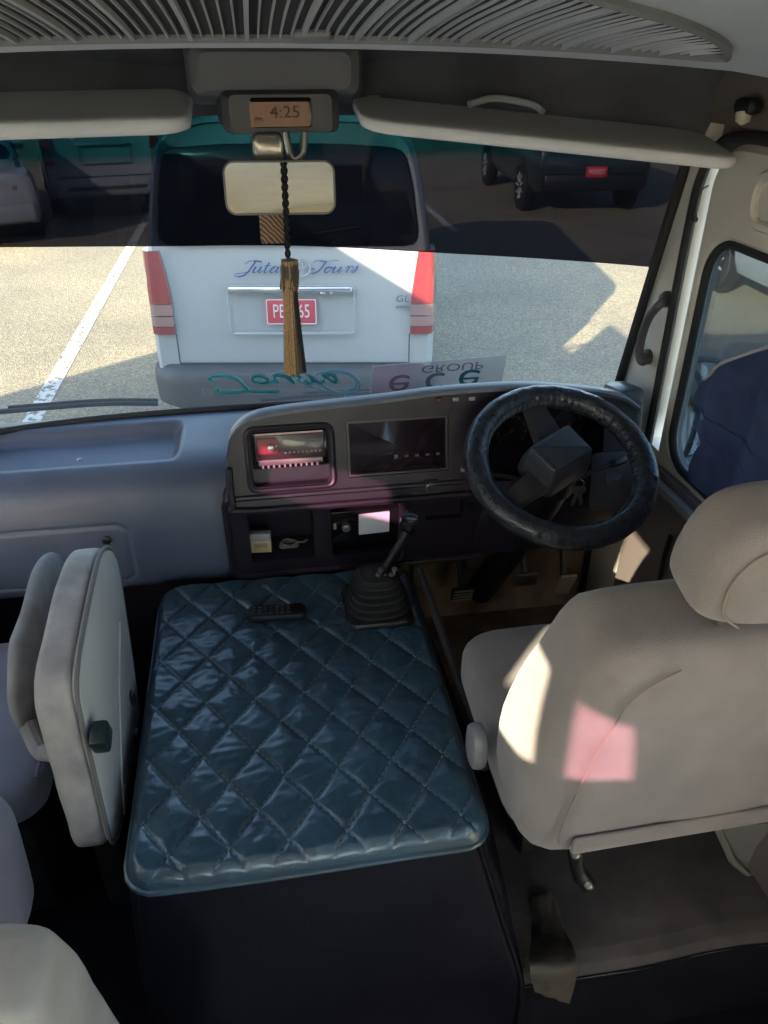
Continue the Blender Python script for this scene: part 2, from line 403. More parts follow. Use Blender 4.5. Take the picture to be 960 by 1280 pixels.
    q = MB(xf); q.box(rf(.19, 1.083, .04), (.03, .012, .022), .004); q.build('tailgate_latch', chrome, root); q = MB(xf); q.box(rf(.24, 1.083, .04), (.014, .012, .018), .003); q.build('tailgate_lock', chrome, root)
    q = MB(xf); q.slab(rrect(.70, .02, .009, 4, 0, .845), lambda u, v, d: rf(u, v, d), .0, .02, .008); q.build('tailgate_lip', paint, root)
    if full:
        P = MB(xf); P.slab(rrect(.30, .15, .012, 4, .0, .975), lambda u, v, d: rf(u, v, d), .005, .014, .003); pl = P.build('number_plate', mat('red_plate', (.55, .03, .05), .4), root)
        q = MB(xf); q.frame(rrect(.296, .146, .012, 4, 0, .975), rrect(.284, .134, .01, 4, 0, .975), lambda u, v, d: rf(u, v, d), .0135, .0155); q.build('plate_border', mat('plate_white', (.75, .72, .70), .5), pl)
        fr = lambda x, z, d: xf @ basis(rf(x, z, d), (1, 0, 0), (0, .1, 1))
        text('plate_number', 'PE1465', .112, MATS['plate_white'], fr(.0, .975, .0155), pl, sx=.66)
        blue = mat('blue_lettering', (.02, .07, .26), .4)
        # script lettering drawn as pen strokes
        def script(nm, strokes, x0, z0, sc, sxx=1.):
            q = MB(xf)
            for st in strokes:
                st3 = [(x0 + (u * sxx + v * .55) * sc, z0 + v * sc) for u, v in st]
                pts = spline([(a, b_, 0) for a, b_ in st3], 6)
                rr = []
                for i, p in enumerate(pts):
                    dv = (pts[min(i + 1, len(pts) - 1)].y - pts[max(i - 1, 0)].y); rr.append(.0020 + (.0028 if dv < 0 else 0))
                q.tube([rf(p.x, p.y, .004) for p in pts], rr, 5)
            q.build(nm, blue, root)
        J = [[(-.2, .75), (.0, .95), (.35, .98), (.75, .92)], [(.38, .95), (.30, .5), (.18, .0), (-.05, -.28), (-.45, -.32), (-.5, -.12), (-.2, -.05), (.3, .1)]]
        u_ = [[(.55, .5), (.5, .15), (.58, .0), (.75, .1), (.9, .48)], [(.9, .5), (.86, .12), (.95, .02), (1.1, .2)]]
        t_ = [[(1.25, .85), (1.2, .3), (1.22, .03), (1.35, .02), (1.5, .2)], [(1.05, .58), (1.45, .6)]]
        a_ = [[(1.95, .42), (1.75, .5), (1.58, .28), (1.6, .03), (1.78, .05), (1.95, .42)], [(1.97, .5), (1.92, .12), (2.02, .02), (2.2, .2)]]
        T_ = [[(-.1, .7), (-.12, .95), (.2, 1.0), (.6, .93), (1.0, 1.0), (1.35, 1.02)], [(.6, .95), (.52, .5), (.4, .12), (.1, -.06), (-.25, .05), (-.2, .3), (.1, .3)]]
        o_ = [[(1.0, .48), (.8, .35), (.8, .08), (.98, .0), (1.12, .2), (1.08, .44), (.95, .46), (1.3, .38)]]
        sh = lambda S_, dx: [[(u + dx, v) for u, v in st] for st in S_]
        r_ = [[(2.35, .3), (2.4, .52), (2.52, .42), (2.48, .0)], [(2.5, .3), (2.62, .5), (2.78, .46)]]
        s_ = [[(2.8, .1), (3.02, .55), (3.05, .2), (2.92, .0), (2.75, .08)]]
        script('script_lettering', J + u_ + t_ + a_, -.262, 1.195, .066, 1.42)
        script('script_lettering', T_ + o_ + sh(u_, .80) + sh(r_, -.33) + sh(s_, -.36), .125, 1.195, .066, 1.42)
        em = mat('emblem_chrome', (.66, .72, .76), .2, .7)
        q = MB(xf)
        def ell(rx, rz_, cx, cz): return [rf(cx + rx * cos(2 * pi * k / 28), cz + rz_ * sin(2 * pi * k / 28), .01) for k in range(28)]
        q.tube(ell(.066, .048, .055, 1.22), .005, 6, True); q.tube(ell(.022, .044, .055, 1.22), .0035, 6, True); q.tube(ell(.044, .018, .055, 1.238), .0035, 6, True)
        q.build('emblem', em, root)
        text('model_lettering', 'GL', .055, grey_bumper, fr(.655, 1.045, .006), root, shear=.15, sx=1.25)
        q = MB(xf); q.slab([(.612, .992), (.70, .992), (.712, 1.006), (.624, 1.006)], lambda u, v, d: rf(u, v, d), .002, .006); q.build('small_badge', mat('badge_grey', (.22, .23, .24), .3, .5), root)
    # spoiler lamp / wiper
    q = MB(xf); q.tube([rf(.0, 1.36, .02), rf(.0, 1.36, .035), rf(.05, 1.40, .03), rf(.42, 1.45, .025)], .008, 6); q.build('rear_wiper', black_pl, root)
    for y in (.95, 3.75):
        for sx in (-1, 1): wheel('wheel', root, (sx * .76, y, .33), .33, .2, sx)
    return root
van_c = V((.163, 4.53, 0))
make_van('tour_van', 'white tour van with script lettering and red number plate parked straight ahead', tuple(van_c), -R(8.5), white_paint)

def make_car(name, label, cat, loc, rz, paint, L=4.5, W=1.78, Hh=1.45, suv=False, plate=None, lampstyle='wide', group=None):
    root = thing(name, label, cat, loc, group, rz); xf = parent_world(root); hw = W / 2
    belt = .98 * Hh / 1.45 if not suv else Hh * .60
    lo = .26 if not suv else .36
    def lower(y, sx, zt, zb=None):
        zb = lo if zb is None else zb; x = hw * sx
        h = [(x * .93, zb), (x * .99, zb + .12), (x, (zb + zt) / 2), (x * .97, zt - .1), (x * .90, zt - .02), (x * .6, zt), (0, zt + .012)]
        return [(a, y, b) for a, b in h] + [(-a, y, b) for a, b in h[::-1][1:]]
    b = MB(xf)
    b.loft([lower(.0, .86, belt - .10, lo + .12), lower(.04, .93, belt - .04, lo + .04), lower(.25, .98, belt), lower(1.2, 1, belt), lower(L * .62, 1, belt), lower(L * .72, .99, belt - .04), lower(L * .92, .95, belt - .18), lower(L * .985, .90, belt - .28, lo + .05), lower(L, .82, belt - .34, lo + .1)])
    b.build('body', paint, root, 45)
    def cab(y, sx, z0, z1):
        h = [(hw * .90 * sx, z0), (hw * .80 * sx, (z0 * .3 + z1 * .7)), (hw * .72 * sx, z1 - .05), (hw * .60 * sx, z1), (0, z1 + .01)]
        return [(a, y, b) for a, b in h] + [(-a, y, b) for a, b in h[::-1][1:]]
    b = MB(xf)
    if suv: st = [(.10, .93, belt - .03, belt), (.22, .97, belt - .03, Hh - .10), (.38, 1, belt - .03, Hh - .01), (L * .3, 1, belt - .03, Hh), (L * .5, .99, belt - .03, Hh - .02), (L * .68, .96, belt - .05, belt + .02)]
    else: st = [(.45, .93, belt - .03, belt), (.95, .97, belt - .03, Hh - .06), (1.4, 1, belt - .03, Hh), (L * .48, 1, belt - .03, Hh - .01), (L * .70, .95, belt - .05, belt)]
    b.loft([cab(*q) for q in st]); b.build('roof', paint, root, 45)
    # glazing
    def side_pt(u, v, sx, d):           # u along y, v height
        t = (v - belt) / (Hh - belt); return (sx * (hw * (.905 - .17 * t) + d), u, v)
    yr = .42 if suv else 1.0
    for sx in (-1, 1):
        for (y0, y1, in0, in1) in ((yr, L * .36, .18, 0), (L * .375, L * .60, 0, .34)):
            lp = [(y0, belt + .03), (y1 + (0), belt + .03), (y1 - in1, Hh - .12), (y0 + in0, Hh - .12)]
            q = MB(xf); q.slab(smooth_loop(lp, 2), lambda u, v, d: side_pt(u, v, sx, d), -.02, .008); q.build('side_window', veh_glass, root)
    rw = smooth_loop([(-hw * .76, belt + .05), (hw * .76, belt + .05), (hw * .64, Hh - .13), (-hw * .64, Hh - .13)], 2)
    def rwp(u, v, d):
        t = (v - belt) / (Hh - .06 - belt); return (u, (.10 + .12 * t if suv else .47 + .48 * t) - d, v)
    q = MB(xf); q.slab(rw, rwp, -.02, .014); q.build('rear_window', veh_glass, root)
    for sx in (-1, 1):
        q = MB(xf); 
        zc = belt - .22 if lampstyle == 'wide' else belt - .02
        ww, hh = (.36, .17) if lampstyle == 'wide' else (.14, .42)
        T = q.slab(rrect(ww, hh, .04, 4, sx * (hw * .93 - ww / 2), zc), lambda u, v, d: (u, .03 - d + .5 * max(0, abs(u) - hw * .75) ** 1.3, v), -.02, .03, .012)
        tl = q.build('tail_lamp', red_l, root)
        q = MB(xf); q.slab(rrect(ww * .6, hh * .35, .02, 4, sx * (hw * .93 - ww / 2), zc + .01), lambda u, v, d: (u, .03 - d + .5 * max(0, abs(u) - hw * .75) ** 1.3, v), .0, .034, .006); q.build('clear_lens', clear_l, tl)
    q = MB(xf); q.box((0, .0, lo + .18), (W * .86, .12, .24), .05); q.build('bumper', paint if not suv else black_pl, root)
    if plate:
        q = MB(xf); zp = belt - (.24 if not suv else .42); q.box((0, -.015 if not suv else -.065, zp), (.34, .02, .16), .004); p = q.build('number_plate', mat('red_plate', (.55, .03, .05), .4), root)
        text('plate_number', plate, .11, MATS['plate_white'], xf @ basis((0, -.027 if not suv else -.0765, zp), (1, 0, 0), (0, 0, 1)), p, sx=.75)
    wr = .31 if not suv else .37
    for y in (L * .19, L * .80):
        for sx in (-1, 1):
            q = MB(xf); q.lathe([(wr + .05, -.08), (wr + .05, .012), (wr - .02, .012)], (sx * (hw - .02), y, wr), (sx, 0, 0), 28); q.build('wheel_arch', black_pl, root)
            wheel('wheel', root, (sx * (hw - .09), y, wr), wr, .2, sx)
    for sx in (-1, 1):
        q = MB(xf); q.box((sx * (hw + .06), L * .63, belt + .06), (.16, .08, .12), .03); q.build('wing_mirror', paint, root)
    return root
make_car('parked_suv', 'dark green four wheel drive with a red number plate, seen through the tinted strip', 'car', (5.28, 12.3, 0), -R(4), mat('dark_green_paint', (.015, .03, .03), .25, coat=.6), 4.7, 1.9, 1.85, True, 'PE3827', 'tall')
make_car('parked_car', 'white saloon with one wide red tail lamp showing, parked beyond the painted line', 'car', (-3.62, 11.3, 0), R(19), white_paint, 4.4, 1.74, 1.42)
make_van('parked_van', 'grey van parked between the white saloon and the tour van', (-2.2, 13.2, 0), R(14), mat('grey_van_paint', (.22, .24, .26), .35, coat=.4), False)
make_car('parked_car', 'silver car with alloy wheels parked outside the driver window', 'car', (5.80, 4.5, 0), -R(1), mat('silver_paint', (.36, .40, .42), .3, .3, coat=.5), 4.4, 1.76, 1.45)
# unseen building added on the left, shaped to shade the tour van and ground
q = MB(); fp = [(-2.38, -.94), (-2.38, 3.66), (-7.3, -.22), (-7.3, -.94)]
q.loft([[(x, y, 0) for x, y in fp], [(x, y, 2.86) for x, y in fp]])
bld = thing('shade_building', 'unseen flat roofed building added left of the bus to shade the van', 'building', (-2.35, 0, 0))
q.build('wall', mat('shade_building_render', (.5, .48, .43), .85, bump=.4, bscale=40, var=.1, vscale=2), bld, smooth=False)
fo = [(-2.34, -.98), (-2.34, 3.73), (-7.5, -.33), (-7.5, -.98)]
q = MB(); q.loft([[(x, y, 2.863) for x, y in fo], [(x, y, 3.0) for x, y in fo]]); q.build('roof', mat('shade_building_concrete', (.33, .33, .32), .9), bld, smooth=False)
q = MB(); q.box((-2.375, 1.2, 1.05), (.03, .95, 2.1), .01); q.build('door', mat('shade_building_door_green', (.05, .12, .10), .5), bld)
q = MB(); q.box((-2.375, -.3, 1.6), (.03, 1.1, 1.0), .01); q.build('window', veh_glass, bld)  # window of the added shade building
#=BUS=
# ================================================================== the bus: shell
FL = .50
def prof_x(mb, prof, x0, x1, n=1, dz=lambda x: 0, dy=lambda x: 0, thick=None):
    return mb.loft([[(x0 + (x1 - x0) * k / n, y + dy(x0 + (x1 - x0) * k / n), z + dz(x0 + (x1 - x0) * k / n)) for y, z in prof] for k in range(n + 1)], closed=False)
q = MB(); q.box((0, -2.4, FL - .03), (2.1, 4.2, .06)); struct(q.build('cabin_floor', mat('grey_floor_vinyl', (.38, .40, .44), .5, bump=.2, bscale=120, var=.1)))
q = MB(); q.box((0, .85, FL - .03), (2.1, 2.3, .06)); q.box((-.65, 1.42, .55), (.66, 1.24, .06)); struct(q.build('floor', floor_mat))
# ceiling, bulkhead and header: profile along the bus, arched across it
arch = lambda x: -.058 * x * x
q = MB(); prof_x(q, [(-4.5, 2.5), (-2, 2.5), (.15, 2.5), (.45, 2.485), (.66, 2.44), (.80, 2.375), (.90, 2.352), (1.13, 2.318), (1.175, 2.303), (1.20, 2.303), (1.215, 2.312), (1.217, 2.37)], -1.06, 1.06, 24, lambda x: arch(x) - .35 * max(0, abs(x) - .72) ** 1.6)
q.grid(lambda u, v: (-1.06 + 2.12 * u, -4.5 + 5.1 * v, 2.60), 2, 2); q.grid(lambda u, v: (-1.06 + 2.12 * u, .6 + .9 * v, 2.60 - .12 * v * v), 2, 6)
struct(q.build('ceiling', grey_lining, angle=60))
q = MB(); prof_x(q, [(1.217, 2.37), (1.35, 2.41), (1.6, 2.41), (1.76, 2.385), (1.84, 2.31), (1.885, 2.235), (1.90, 2.18)], -1.04, 1.04, 24, lambda x: arch(x) - .05 * max(0, abs(x) - .4), lambda x: -.13 * abs(x) ** 3)
q.grid(lambda u, v: (-1.06 + 2.12 * u, 1.5 + .42 * v, 2.48 - .26 * v ** 1.5), 2, 6)
struct(q.build('header', shaded_lining, angle=60))
def band_wall(name, x0, x1, wins, z0, z1, zw0, zw1, y0, y1, m):
    q = MB(); xc = (x0 + x1) / 2; t = abs(x1 - x0)
    q.box((xc, (y0 + y1) / 2, (z0 + zw0) / 2), (t, y1 - y0, zw0 - z0)); q.box((xc, (y0 + y1) / 2, (zw1 + z1) / 2), (t, y1 - y0, z1 - zw1))
    ys = [y0] + [e for w_ in wins for e in w_] + [y1]
    for a, b in zip(ys[::2], ys[1::2]):
        if b > a: q.box((xc, (a + b) / 2, (zw0 + zw1) / 2), (t - .004, b - a, zw1 - zw0))
    return struct(q.build(name, m, smooth=False))
side_glass = glass('side_glass', (.91, .93, .93), .5)
RW = [(-4.3, -3.2), (-3.1, -1.9), (-1.8, -.75), (-.65, .28)]
band_wall('wall_right', 1.0, 1.05, RW, FL, 2.6, 1.30, 2.36, -4.5, .36, cream_pl)
LW = [(-4.3, -3.2), (-3.1, -1.9), (-1.8, -.50), (-.40, .60), (.74, 1.6)]
band_wall('wall_left', -1.05, -1.0, LW, FL, 2.6, 1.30, 2.36, -4.5, 1.74, cream_pl)
q = MB()
q.box((0, -4.52, .96), (2.1, .05, .92)); q.box((0, -4.52, 2.42), (2.1, .05, .36))
for x in (-.95, .95): q.box((x, -4.52, 1.83), (.2, .046, .82))
struct(q.build('wall_rear', cream_pl, smooth=False))
for X, ws_ in ((1.03, RW), (-1.03, LW)):
    for a, b in ws_:
        q = MB(); q.box((X, (a + b) / 2, 1.83), (.006, b - a, 1.06)); struct(q.build('window_pane', side_glass))
q = MB(); q.box((0, -4.52, 1.83), (1.7, .006, .82)); struct(q.build('window_pane', side_glass))
q = MB(); q.box((0, 2.0, .75), (2.1, .06, 1.22)); struct(q.build('bulkhead', dash_dark, smooth=False))     # firewall ahead of the pedals
q = MB(); q.box((0, 2.12, .85), (2.12, .16, 1.0), .04); struct(q.build('front_panel', white_paint))
q = MB()                                                                       # lower side panels ahead of the side walls
q.box((1.03, 1.19, .94), (.05, 1.66, .9)); q.box((-1.03, 1.88, .94), (.05, .27, .9)); struct(q.build('side_panel', cream_pl))

# unseen left curtain: pale to light the cabin, gaps shaped for the sun patches
GAPA = [(-.81, 2.13), (-.70, 2.08), (-.57, 2.03), (-.58, 2.12), (-.62, 2.31), (-.80, 2.31)]; GAPC = [(.12, 2.0), (.58, 1.92), (.58, 2.04), (.20, 2.10)]; GAPB = [(-1.035, 2.20), (-.885, 2.14), (-.905, 2.335), (-1.02, 2.355)]
q = MB(); q.poly([[(-1.9, 1.25), (.66, 1.25), (.66, 2.40), (-1.9, 2.40)], GAPA, GAPB, GAPC], lambda u, v: (-.985 + .008 * sin(u * 70), u, v))
LC = thing('window_curtain', 'unseen pale curtain added across the passenger side windows to soften and shape the light', 'curtain', (-.985, -.8, 1.25)); q.build('cloth', translucent('pale_diffuser_cloth', (.70, .75, .84)), LC, smooth=False)
q = MB(); q.loft([[(-.995, u, v) for u, v in [(-1.10, 2.08), (-.85, 2.08), (-.85, 2.36), (-1.10, 2.36)]], [(-.992, u, v) for u, v in [(-1.10, 2.08), (-.85, 2.08), (-.85, 2.36), (-1.10, 2.36)]]]); q.loft([[(-.995 + e, u, v) for u, v in [(.06, 1.88), (.64, 1.88), (.64, 2.14), (.06, 2.14)]] for e in (0, .003)])
q.build('added_pink_pane', glass('added_pink_film', (.80, .56, .72), .3), LC, smooth=False)  # unseen pink panes over two gaps, added to tint their sun patches
# ------------------------------------------------------------------ windscreen
def wsy(x, z, d=0.): return 2.14 - .25 * (z - 1.4) - .16 * abs(x) ** 3 - d
def on_ws(px, py, d=0.):
    Y = 2.0
    for _ in range(12):
        p = aty(px, py, Y); Y = wsy(p.x, p.z, d)
    return aty(px, py, Y)
def dusty(m, k):
    n = m.node_tree; t = n.nodes.new('ShaderNodeBsdfTranslucent'); t.inputs[0].default_value = (.8, .8, .78, 1); x = n.nodes.new('ShaderNodeMixShader'); x.inputs[0].default_value = k
    o = n.nodes['Material Output']; src = o.inputs[0].links[0].from_socket; n.links.new(src, x.inputs[1]); n.links.new(t.outputs[0], x.inputs[2]); n.links.new(x.outputs[0], o.inputs[0]); return m
wsg = glass('windscreen_glass', (.385, .40, .39), .35)
def tinted(name, tint, teal, z0, z1):
    m = glass(name, tint, .22); n = m.node_tree; tc = n.nodes.new('ShaderNodeTexCoord'); sp = n.nodes.new('ShaderNodeSeparateXYZ'); n.links.new(tc.outputs['Object'], sp.inputs[0])
    mr = n.nodes.new('ShaderNodeMapRange'); mr.inputs[1].default_value = z0; mr.inputs[2].default_value = z1; n.links.new(sp.outputs[2], mr.inputs[0])
    mx = n.nodes.new('ShaderNodeMix'); mx.data_type = 'RGBA'; mx.inputs[6].default_value = (*tint, 1); mx.inputs[7].default_value = (*teal, 1)
    n.links.new(mr.outputs[0], mx.inputs[0]); n.links.new(mx.outputs[2], n.nodes['Transparent BSDF'].inputs[0]); return m
WT = thing('windscreen', 'wide curved front windscreen with a dark tinted strip across its top', 'windscreen', (0, 2.1, 1.38))
q = MB(); q.grid(lambda u, v: (-1.0 + 2.0 * u, wsy(-1.0 + 2 * u, 1.34 + .92 * v), 1.34 + .92 * v), 40, 16); q.build('glass_pane', dusty(wsg, .03), WT)
edge = [on_ws(px, py, .006) for px, py in ((-160, 307), (0, 309), (186, 308), (360, 307), (545, 316), (700, 325), (846, 337))]
ez = spline([(p.x, p.z, 0) for p in edge], 6); exs = [p.x for p in ez]; ezs = [p.y for p in ez]
def zb_strip(x): return float(np.interp(x, exs, ezs))
q = MB(); q.grid(lambda u, v: (lambda x: (lambda z: (x, wsy(x, z, .006), z))(zb_strip(x) + (2.255 - zb_strip(x)) * v))(-1.0 + 1.995 * u), 60, 12)
q.build('tinted_strip', tinted('tint_film', (.034, .034, .045), (.005, .026, .032), 2.075, 2.10), WT)
q = MB(); q.tube([(x_, wsy(x_, z_, .012), z_) for x_, z_ in [(.992, 1.36 + .9 * k / 14) for k in range(15)]], .013, 8)
q.tube([(-x_, wsy(x_, z_, .012), z_) for x_, z_ in [(.992, 1.36 + .9 * k / 14) for k in range(15)]], .013, 8)
q.tube([(-1 + 2 * k / 30, wsy(-1 + 2 * k / 30, 1.402, .01), 1.402) for k in range(31)], .010, 8)
q.build('rubber_seal', rubber, WT)
# ------------------------------------------------------------------ front pillars
def pillar(sx, label):
    t = thing('front_pillar', label, 'pillar', (sx * 1.0, 1.85, 1.4), 'front pillars')
    lp = [(1.735, 1.30), (2.005, 1.30), (wsy(1, 1.45) + .0, 1.45), (wsy(1, 1.8), 1.80), (wsy(1, 2.12), 2.12), (wsy(1, 2.35), 2.35), (1.72, 2.35), (1.735, 2.05)]
    q = MB(); q.slab(smooth_loop(lp, 1), lambda u, v, d: (sx * (1.0 + .012 - d), u, v), -.05, .012, .012)
    q.build('trim', cream_pl, t)
    q = MB(); q.tube(spline([(sx * .996, 1.738, 1.33), (sx * .994, 1.738, 1.6), (sx * .993, 1.737, 1.95), (sx * .993, 1.725, 2.06), (sx * .993, 1.68, 2.125), (sx * .993, 1.58, 2.150), (sx * .993, 1.2, 2.158), (sx * .993, .5, 2.158)], 6), .012, 8); q.build('door_seal', rubber, t)
    return t
pillar(1, 'cream front pillar with the grab handle beside the steering wheel'); pillar(-1, 'cream front pillar on the passenger side of the windscreen')
q = MB(); hp = [atx(836, 374, 1.0), atx(826, 379, .965), atx(812, 395, .955), atx(803, 418, .955), atx(799, 440, .958), atx(803, 452, .965), atx(812, 446, 1.0)]
q.tube(spline(hp, 6), [.0115] * 37, 10)
for p in (hp[0], hp[-1]): q.lathe([(.02, 0), (.02, .012), (.013, .02)], (1.0 - .001, p.y, p.z), (-1, 0, 0), 14)
tag(q.build('grab_handle', mat('handle_grey', (.07, .065, .07), .5), loc=tuple(hp[0])), 'dark grey curved grab handle on the cream pillar right of the wheel', 'handle')
wp = [atx(886, 232, .985), atx(877, 238, .975), atx(871, 252, .975), atx(869, 264, .98)]
W_ = thing('clipped_wire', 'thin black wire with a small plug clipped high on the right pillar', 'wire', tuple(wp[-1]))
q = MB(); q.tube(spline(wp, 6), .0016, 6); q.build('cable', black_pl, W_)
q = MB(); q.cyl(atx(869, 264, .98), atx(868, 278, .98), .005); q.box(atx(868, 274, .98), (.012, .016, .01), .003); q.build('plug', black_pl, W_)

# ------------------------------------------------------------------ driver's door
D_ = thing('driver_door', 'cream driver door with a rounded window and embossed panel above it', 'door', (1.02, 1.05, .75))
ylo, yhi = .40, 1.70
outer = rrect(yhi - ylo, 2.135 - 1.31, .10, 8, (ylo + yhi) / 2, (2.135 + 1.31) / 2)
inner = rrect(1.66 - .50, 1.945 - 1.385, .09, 8, (1.66 + .50) / 2, (1.945 + 1.385) / 2)
q = MB(); q.frame(outer, inner, lambda u, v, d: (1.02 - d, u, v), -.02, .018, .012); q.build('window_frame', cream_pl, D_)
q = MB(); q.tube([(1.012, u, v) for u, v in offset(inner, .004)], .010, 8, True); q.build('window_seal', rubber, D_)
q = MB(); q.slab(offset(inner, -.01), lambda u, v, d: (1.022 - d, u, v), -.003, .003); q.build('window_pane', glass('door_glass', (.34, .39, .43), .45), D_)
q = MB(); emb = rrect(.62, .115, .05, 6, 1.22, 2.045); q.frame(emb, offset(emb, .02), lambda u, v, d: (1.002 - d, u, v), -.002, .012, .005)
emb2 = rrect(.42, .07, .034, 6, 1.20, 2.045); q.frame(emb2, offset(emb2, .012), lambda u, v, d: (1.002 - d, u, v), -.002, .016, .005); q.build('embossed_panel', cream_pl, D_)
dt = [(.40, .74), (1.735, .74), (1.735, 1.25), (1.70, 1.345), (1.64, 1.378), (.40, 1.378)]
q = MB(); q.slab(smooth_loop(dt, 1), lambda u, v, d: (1.0 - d - .03 * max(0, 1.33 - v), u, v), .0, .02, .012); q.build('door_trim', mat('door_trim_vinyl', (.155, .125, .115), .6, bump=.3, bscale=300, var=.1), D_)
q = MB(); q.tube(spline([(.965, 1.66, 1.335), (.97, 1.45, 1.345), (.97, .9, 1.35)], 6), .016, 8); q.build('sill_rail', mat('sill_grey', (.22, .22, .23), .45), D_)
q = MB(); q.tube(spline([atx(822, 740, .955), atx(829, 700, .955), atx(838, 670, .955)], 5), .006, 8); q.lathe([(.012, 0), (.012, .02), (.006, .022)], atx(822, 745, .965), (-1, 0, 0), 12); q.build('pull_handle', black_pl, D_)
q = MB(); q.box((.955, 1.05, 1.12), (.06, .42, .05), .02); q.build('armrest', tan_fab, D_)
# gathered navy curtain on the driver window
cl_ = [(960, 434), (920, 450), (882, 474), (873, 486), (869, 502), (878, 512), (884, 520), (874, 526), (869, 534), (879, 543), (882, 552), (873, 568), (865, 586), (869, 600), (886, 618), (960, 700)]
cy = [(p.y, p.z) for p in (atx(a, b, .975) for a, b in cl_)]
cy[-1] = (1.30, 1.33); cy = cy[:-1] + [(1.44, 1.335), (1.30, 1.333), (.62, 1.333), (.62, 1.93), (1.0, 1.93)]
top = [(1.345, 1.795)]
def cpt(u, v, d): return (.972 - d + .003 * sin(u * 60 + v * 9), u, v)
cy2 = [tuple(p)[:2] for p in spline([(a, b, 0) for a, b in cy[:15]], 8)]
cyb = [(u + (.55 * (u - (cy[i - 1][0] + cy[i + 1][0]) / 2) if 3 < i < 13 else 0), v) for i, (u, v) in enumerate(cy[:15])]
cz_ = sorted((v, u) for u, v in [tuple(p)[:2] for p in spline([(a, b, 0) for a, b in cyb], 4)]); czz = [a for a, b in cz_]; cyy = [b for a, b in cz_]
def cpt(u, v, d): return (.968 - d + .009 * sin(u * 34 + 5 * (v - 1.8) * (u - 1.2)) + .003 * sin(u * 77 + v * 4) + .005 * nz(u * 6, v * 6), u, v)
q = MB()
def cg(a, b):
    v = 1.333 + (1.93 - 1.333) * b; ul = float(np.interp(v, czz, cyy)) if v < czz[-1] else float(np.interp(v, [czz[-1], 1.93], [cyy[-1], 1.0])); u = .62 + (ul - .62) * a; return cpt(u, v, 0)
q.grid(cg, 110, 110)
CU = thing('window_curtain', 'navy blue curtain with a wavy edge drawn across the driver window', 'curtain', (.97, 1.3, 1.34))
q.build('cloth', navy, CU)
q = MB(); q.tube([cpt(u, v, .002) for u, v in [tuple(p)[:2] for p in spline([(a, b, 0) for a, b in cy[:3]], 6)]], .0035, 6); q.build('hem', mat('pale_hem', (.45, .43, .45), .8), CU)
# wing mirror outside
def mpl(u, v, d): 
    o = atx(842, 510, 1.36); xa = V((.93, -.37, 0)).normalized(); n_ = V((-.34, -.855, .39)).normalized(); va = n_.cross(xa) * -1
    if va.z < 0: va = -va
    return o + xa * u + va * v + n_ * d
WM = thing('wing_mirror', 'large rectangular wing mirror standing outside the driver window', 'mirror', (1.36, 2.13, 1.1))
ml = rrect(.20, .33, .04, 6)
q = MB(); q.slab(ml, mpl, -.06, .0, .02); q.build('mirror_housing', black_pl, WM)
q = MB(); q.slab(offset(ml, .008), mpl, .0, .004); q.build('mirror_glass', mat('outside_mirror_silver', (.86, .88, .88), .03, 1.), WM)
q = MB(); q.tube(spline([(1.05, 1.98, 1.06), (1.18, 2.04, 1.08), (1.36, 2.07, 1.12), (1.40, 2.07, 1.45), (1.2, 2.03, 1.50), (1.05, 1.9, 1.47)], 6), .011, 8); q.box((1.2, 2.03, 1.40), (.04, .04, .06), .008); q.build('bracket', black_pl, WM)

# ------------------------------------------------------------------ overhead: vent grille, console, clock, visors, mirror
GR = thing('ceiling_vent', 'long lens shaped air vent with curved white louvres in the ceiling', 'vent', (0, 1.0, 2.33))
def bz(y, x): return float(np.interp(y, [.66, .80, .90, 1.13, 1.175], [2.44, 2.375, 2.352, 2.318, 2.303])) + arch(x)
def gy(x): 
    k = max(0, 1 - ((x + .02) / .665) ** 2); return 1.125 - .012 * abs(x) - .32 * k ** .75, 1.128 - .012 * abs(x)
q = MB(); q.grid(lambda u, v: (lambda x: (lambda y: (x, y, bz(y, x) - .002))(gy(x)[0] + (gy(x)[1] - gy(x)[0]) * v))(-.684 + 1.328 * u), 70, 8)
q.build('backing', mat('vent_dark', (.035, .035, .038), .8), GR)
q = MB(); n_f = 96
for i in range(1, n_f):
    x = -.67 + 1.30 * i / n_f; y0, y1 = gy(x)
    if y1 - y0 < .012: continue
    thick = .0026 if i % 5 == 0 else .0011; dp = .009 if i % 5 == 0 else .006
    lo_ = []; sh_ = .10 * (x / .65) * sqrt(max(0, 1 - (x / .68) ** 2))
    ln = min(gy(x + sh_)[1] - gy(x + sh_)[0], 1) if abs(x + sh_) < .64 else 0
    if ln < .012: continue
    for k in range(9):
        xx = x + sh_ * (1 - k / 8) ** 2; lo_.append((xx, gy(xx)[1] - ln * (1 - k / 8)))
    q.loft([[(xx - thick, y, bz(y, x) - .0), (xx + thick, y, bz(y, x) - .0), (xx + thick, y, bz(y, x) - dp), (xx - thick, y, bz(y, x) - dp)] for xx, y in lo_])
q.build('louvre', mat('vent_grey', (.36, .37, .385), .5), GR)
q = MB(); rim = [(x, gy(x)[0]) for x in np.linspace(-.684, .644, 50)] + [(x, gy(x)[1]) for x in np.linspace(.644, -.684, 50)][1:-1]
q.tube([(x, y, bz(y, x) - .004) for x, y in rim], .0065, 6, True); q.box((.085, 1.105, 2.315), (.045, .045, .010), .004, Euler((-.15, 0, 0))); q.build('rim', mat('vent_rim', (.20, .205, .21), .6), GR)
OC = thing('overhead_console', 'light grey console in the middle of the dark header above the clock', 'console', (.08, 1.72, 2.26))
q = MB()
def ocs(y, x0, x1, z0, z1, r=.02): return [(u, y, v) for u, v in rrect(x1 - x0, z1 - z0, r, 5, (x0 + x1) / 2, (z0 + z1) / 2)]
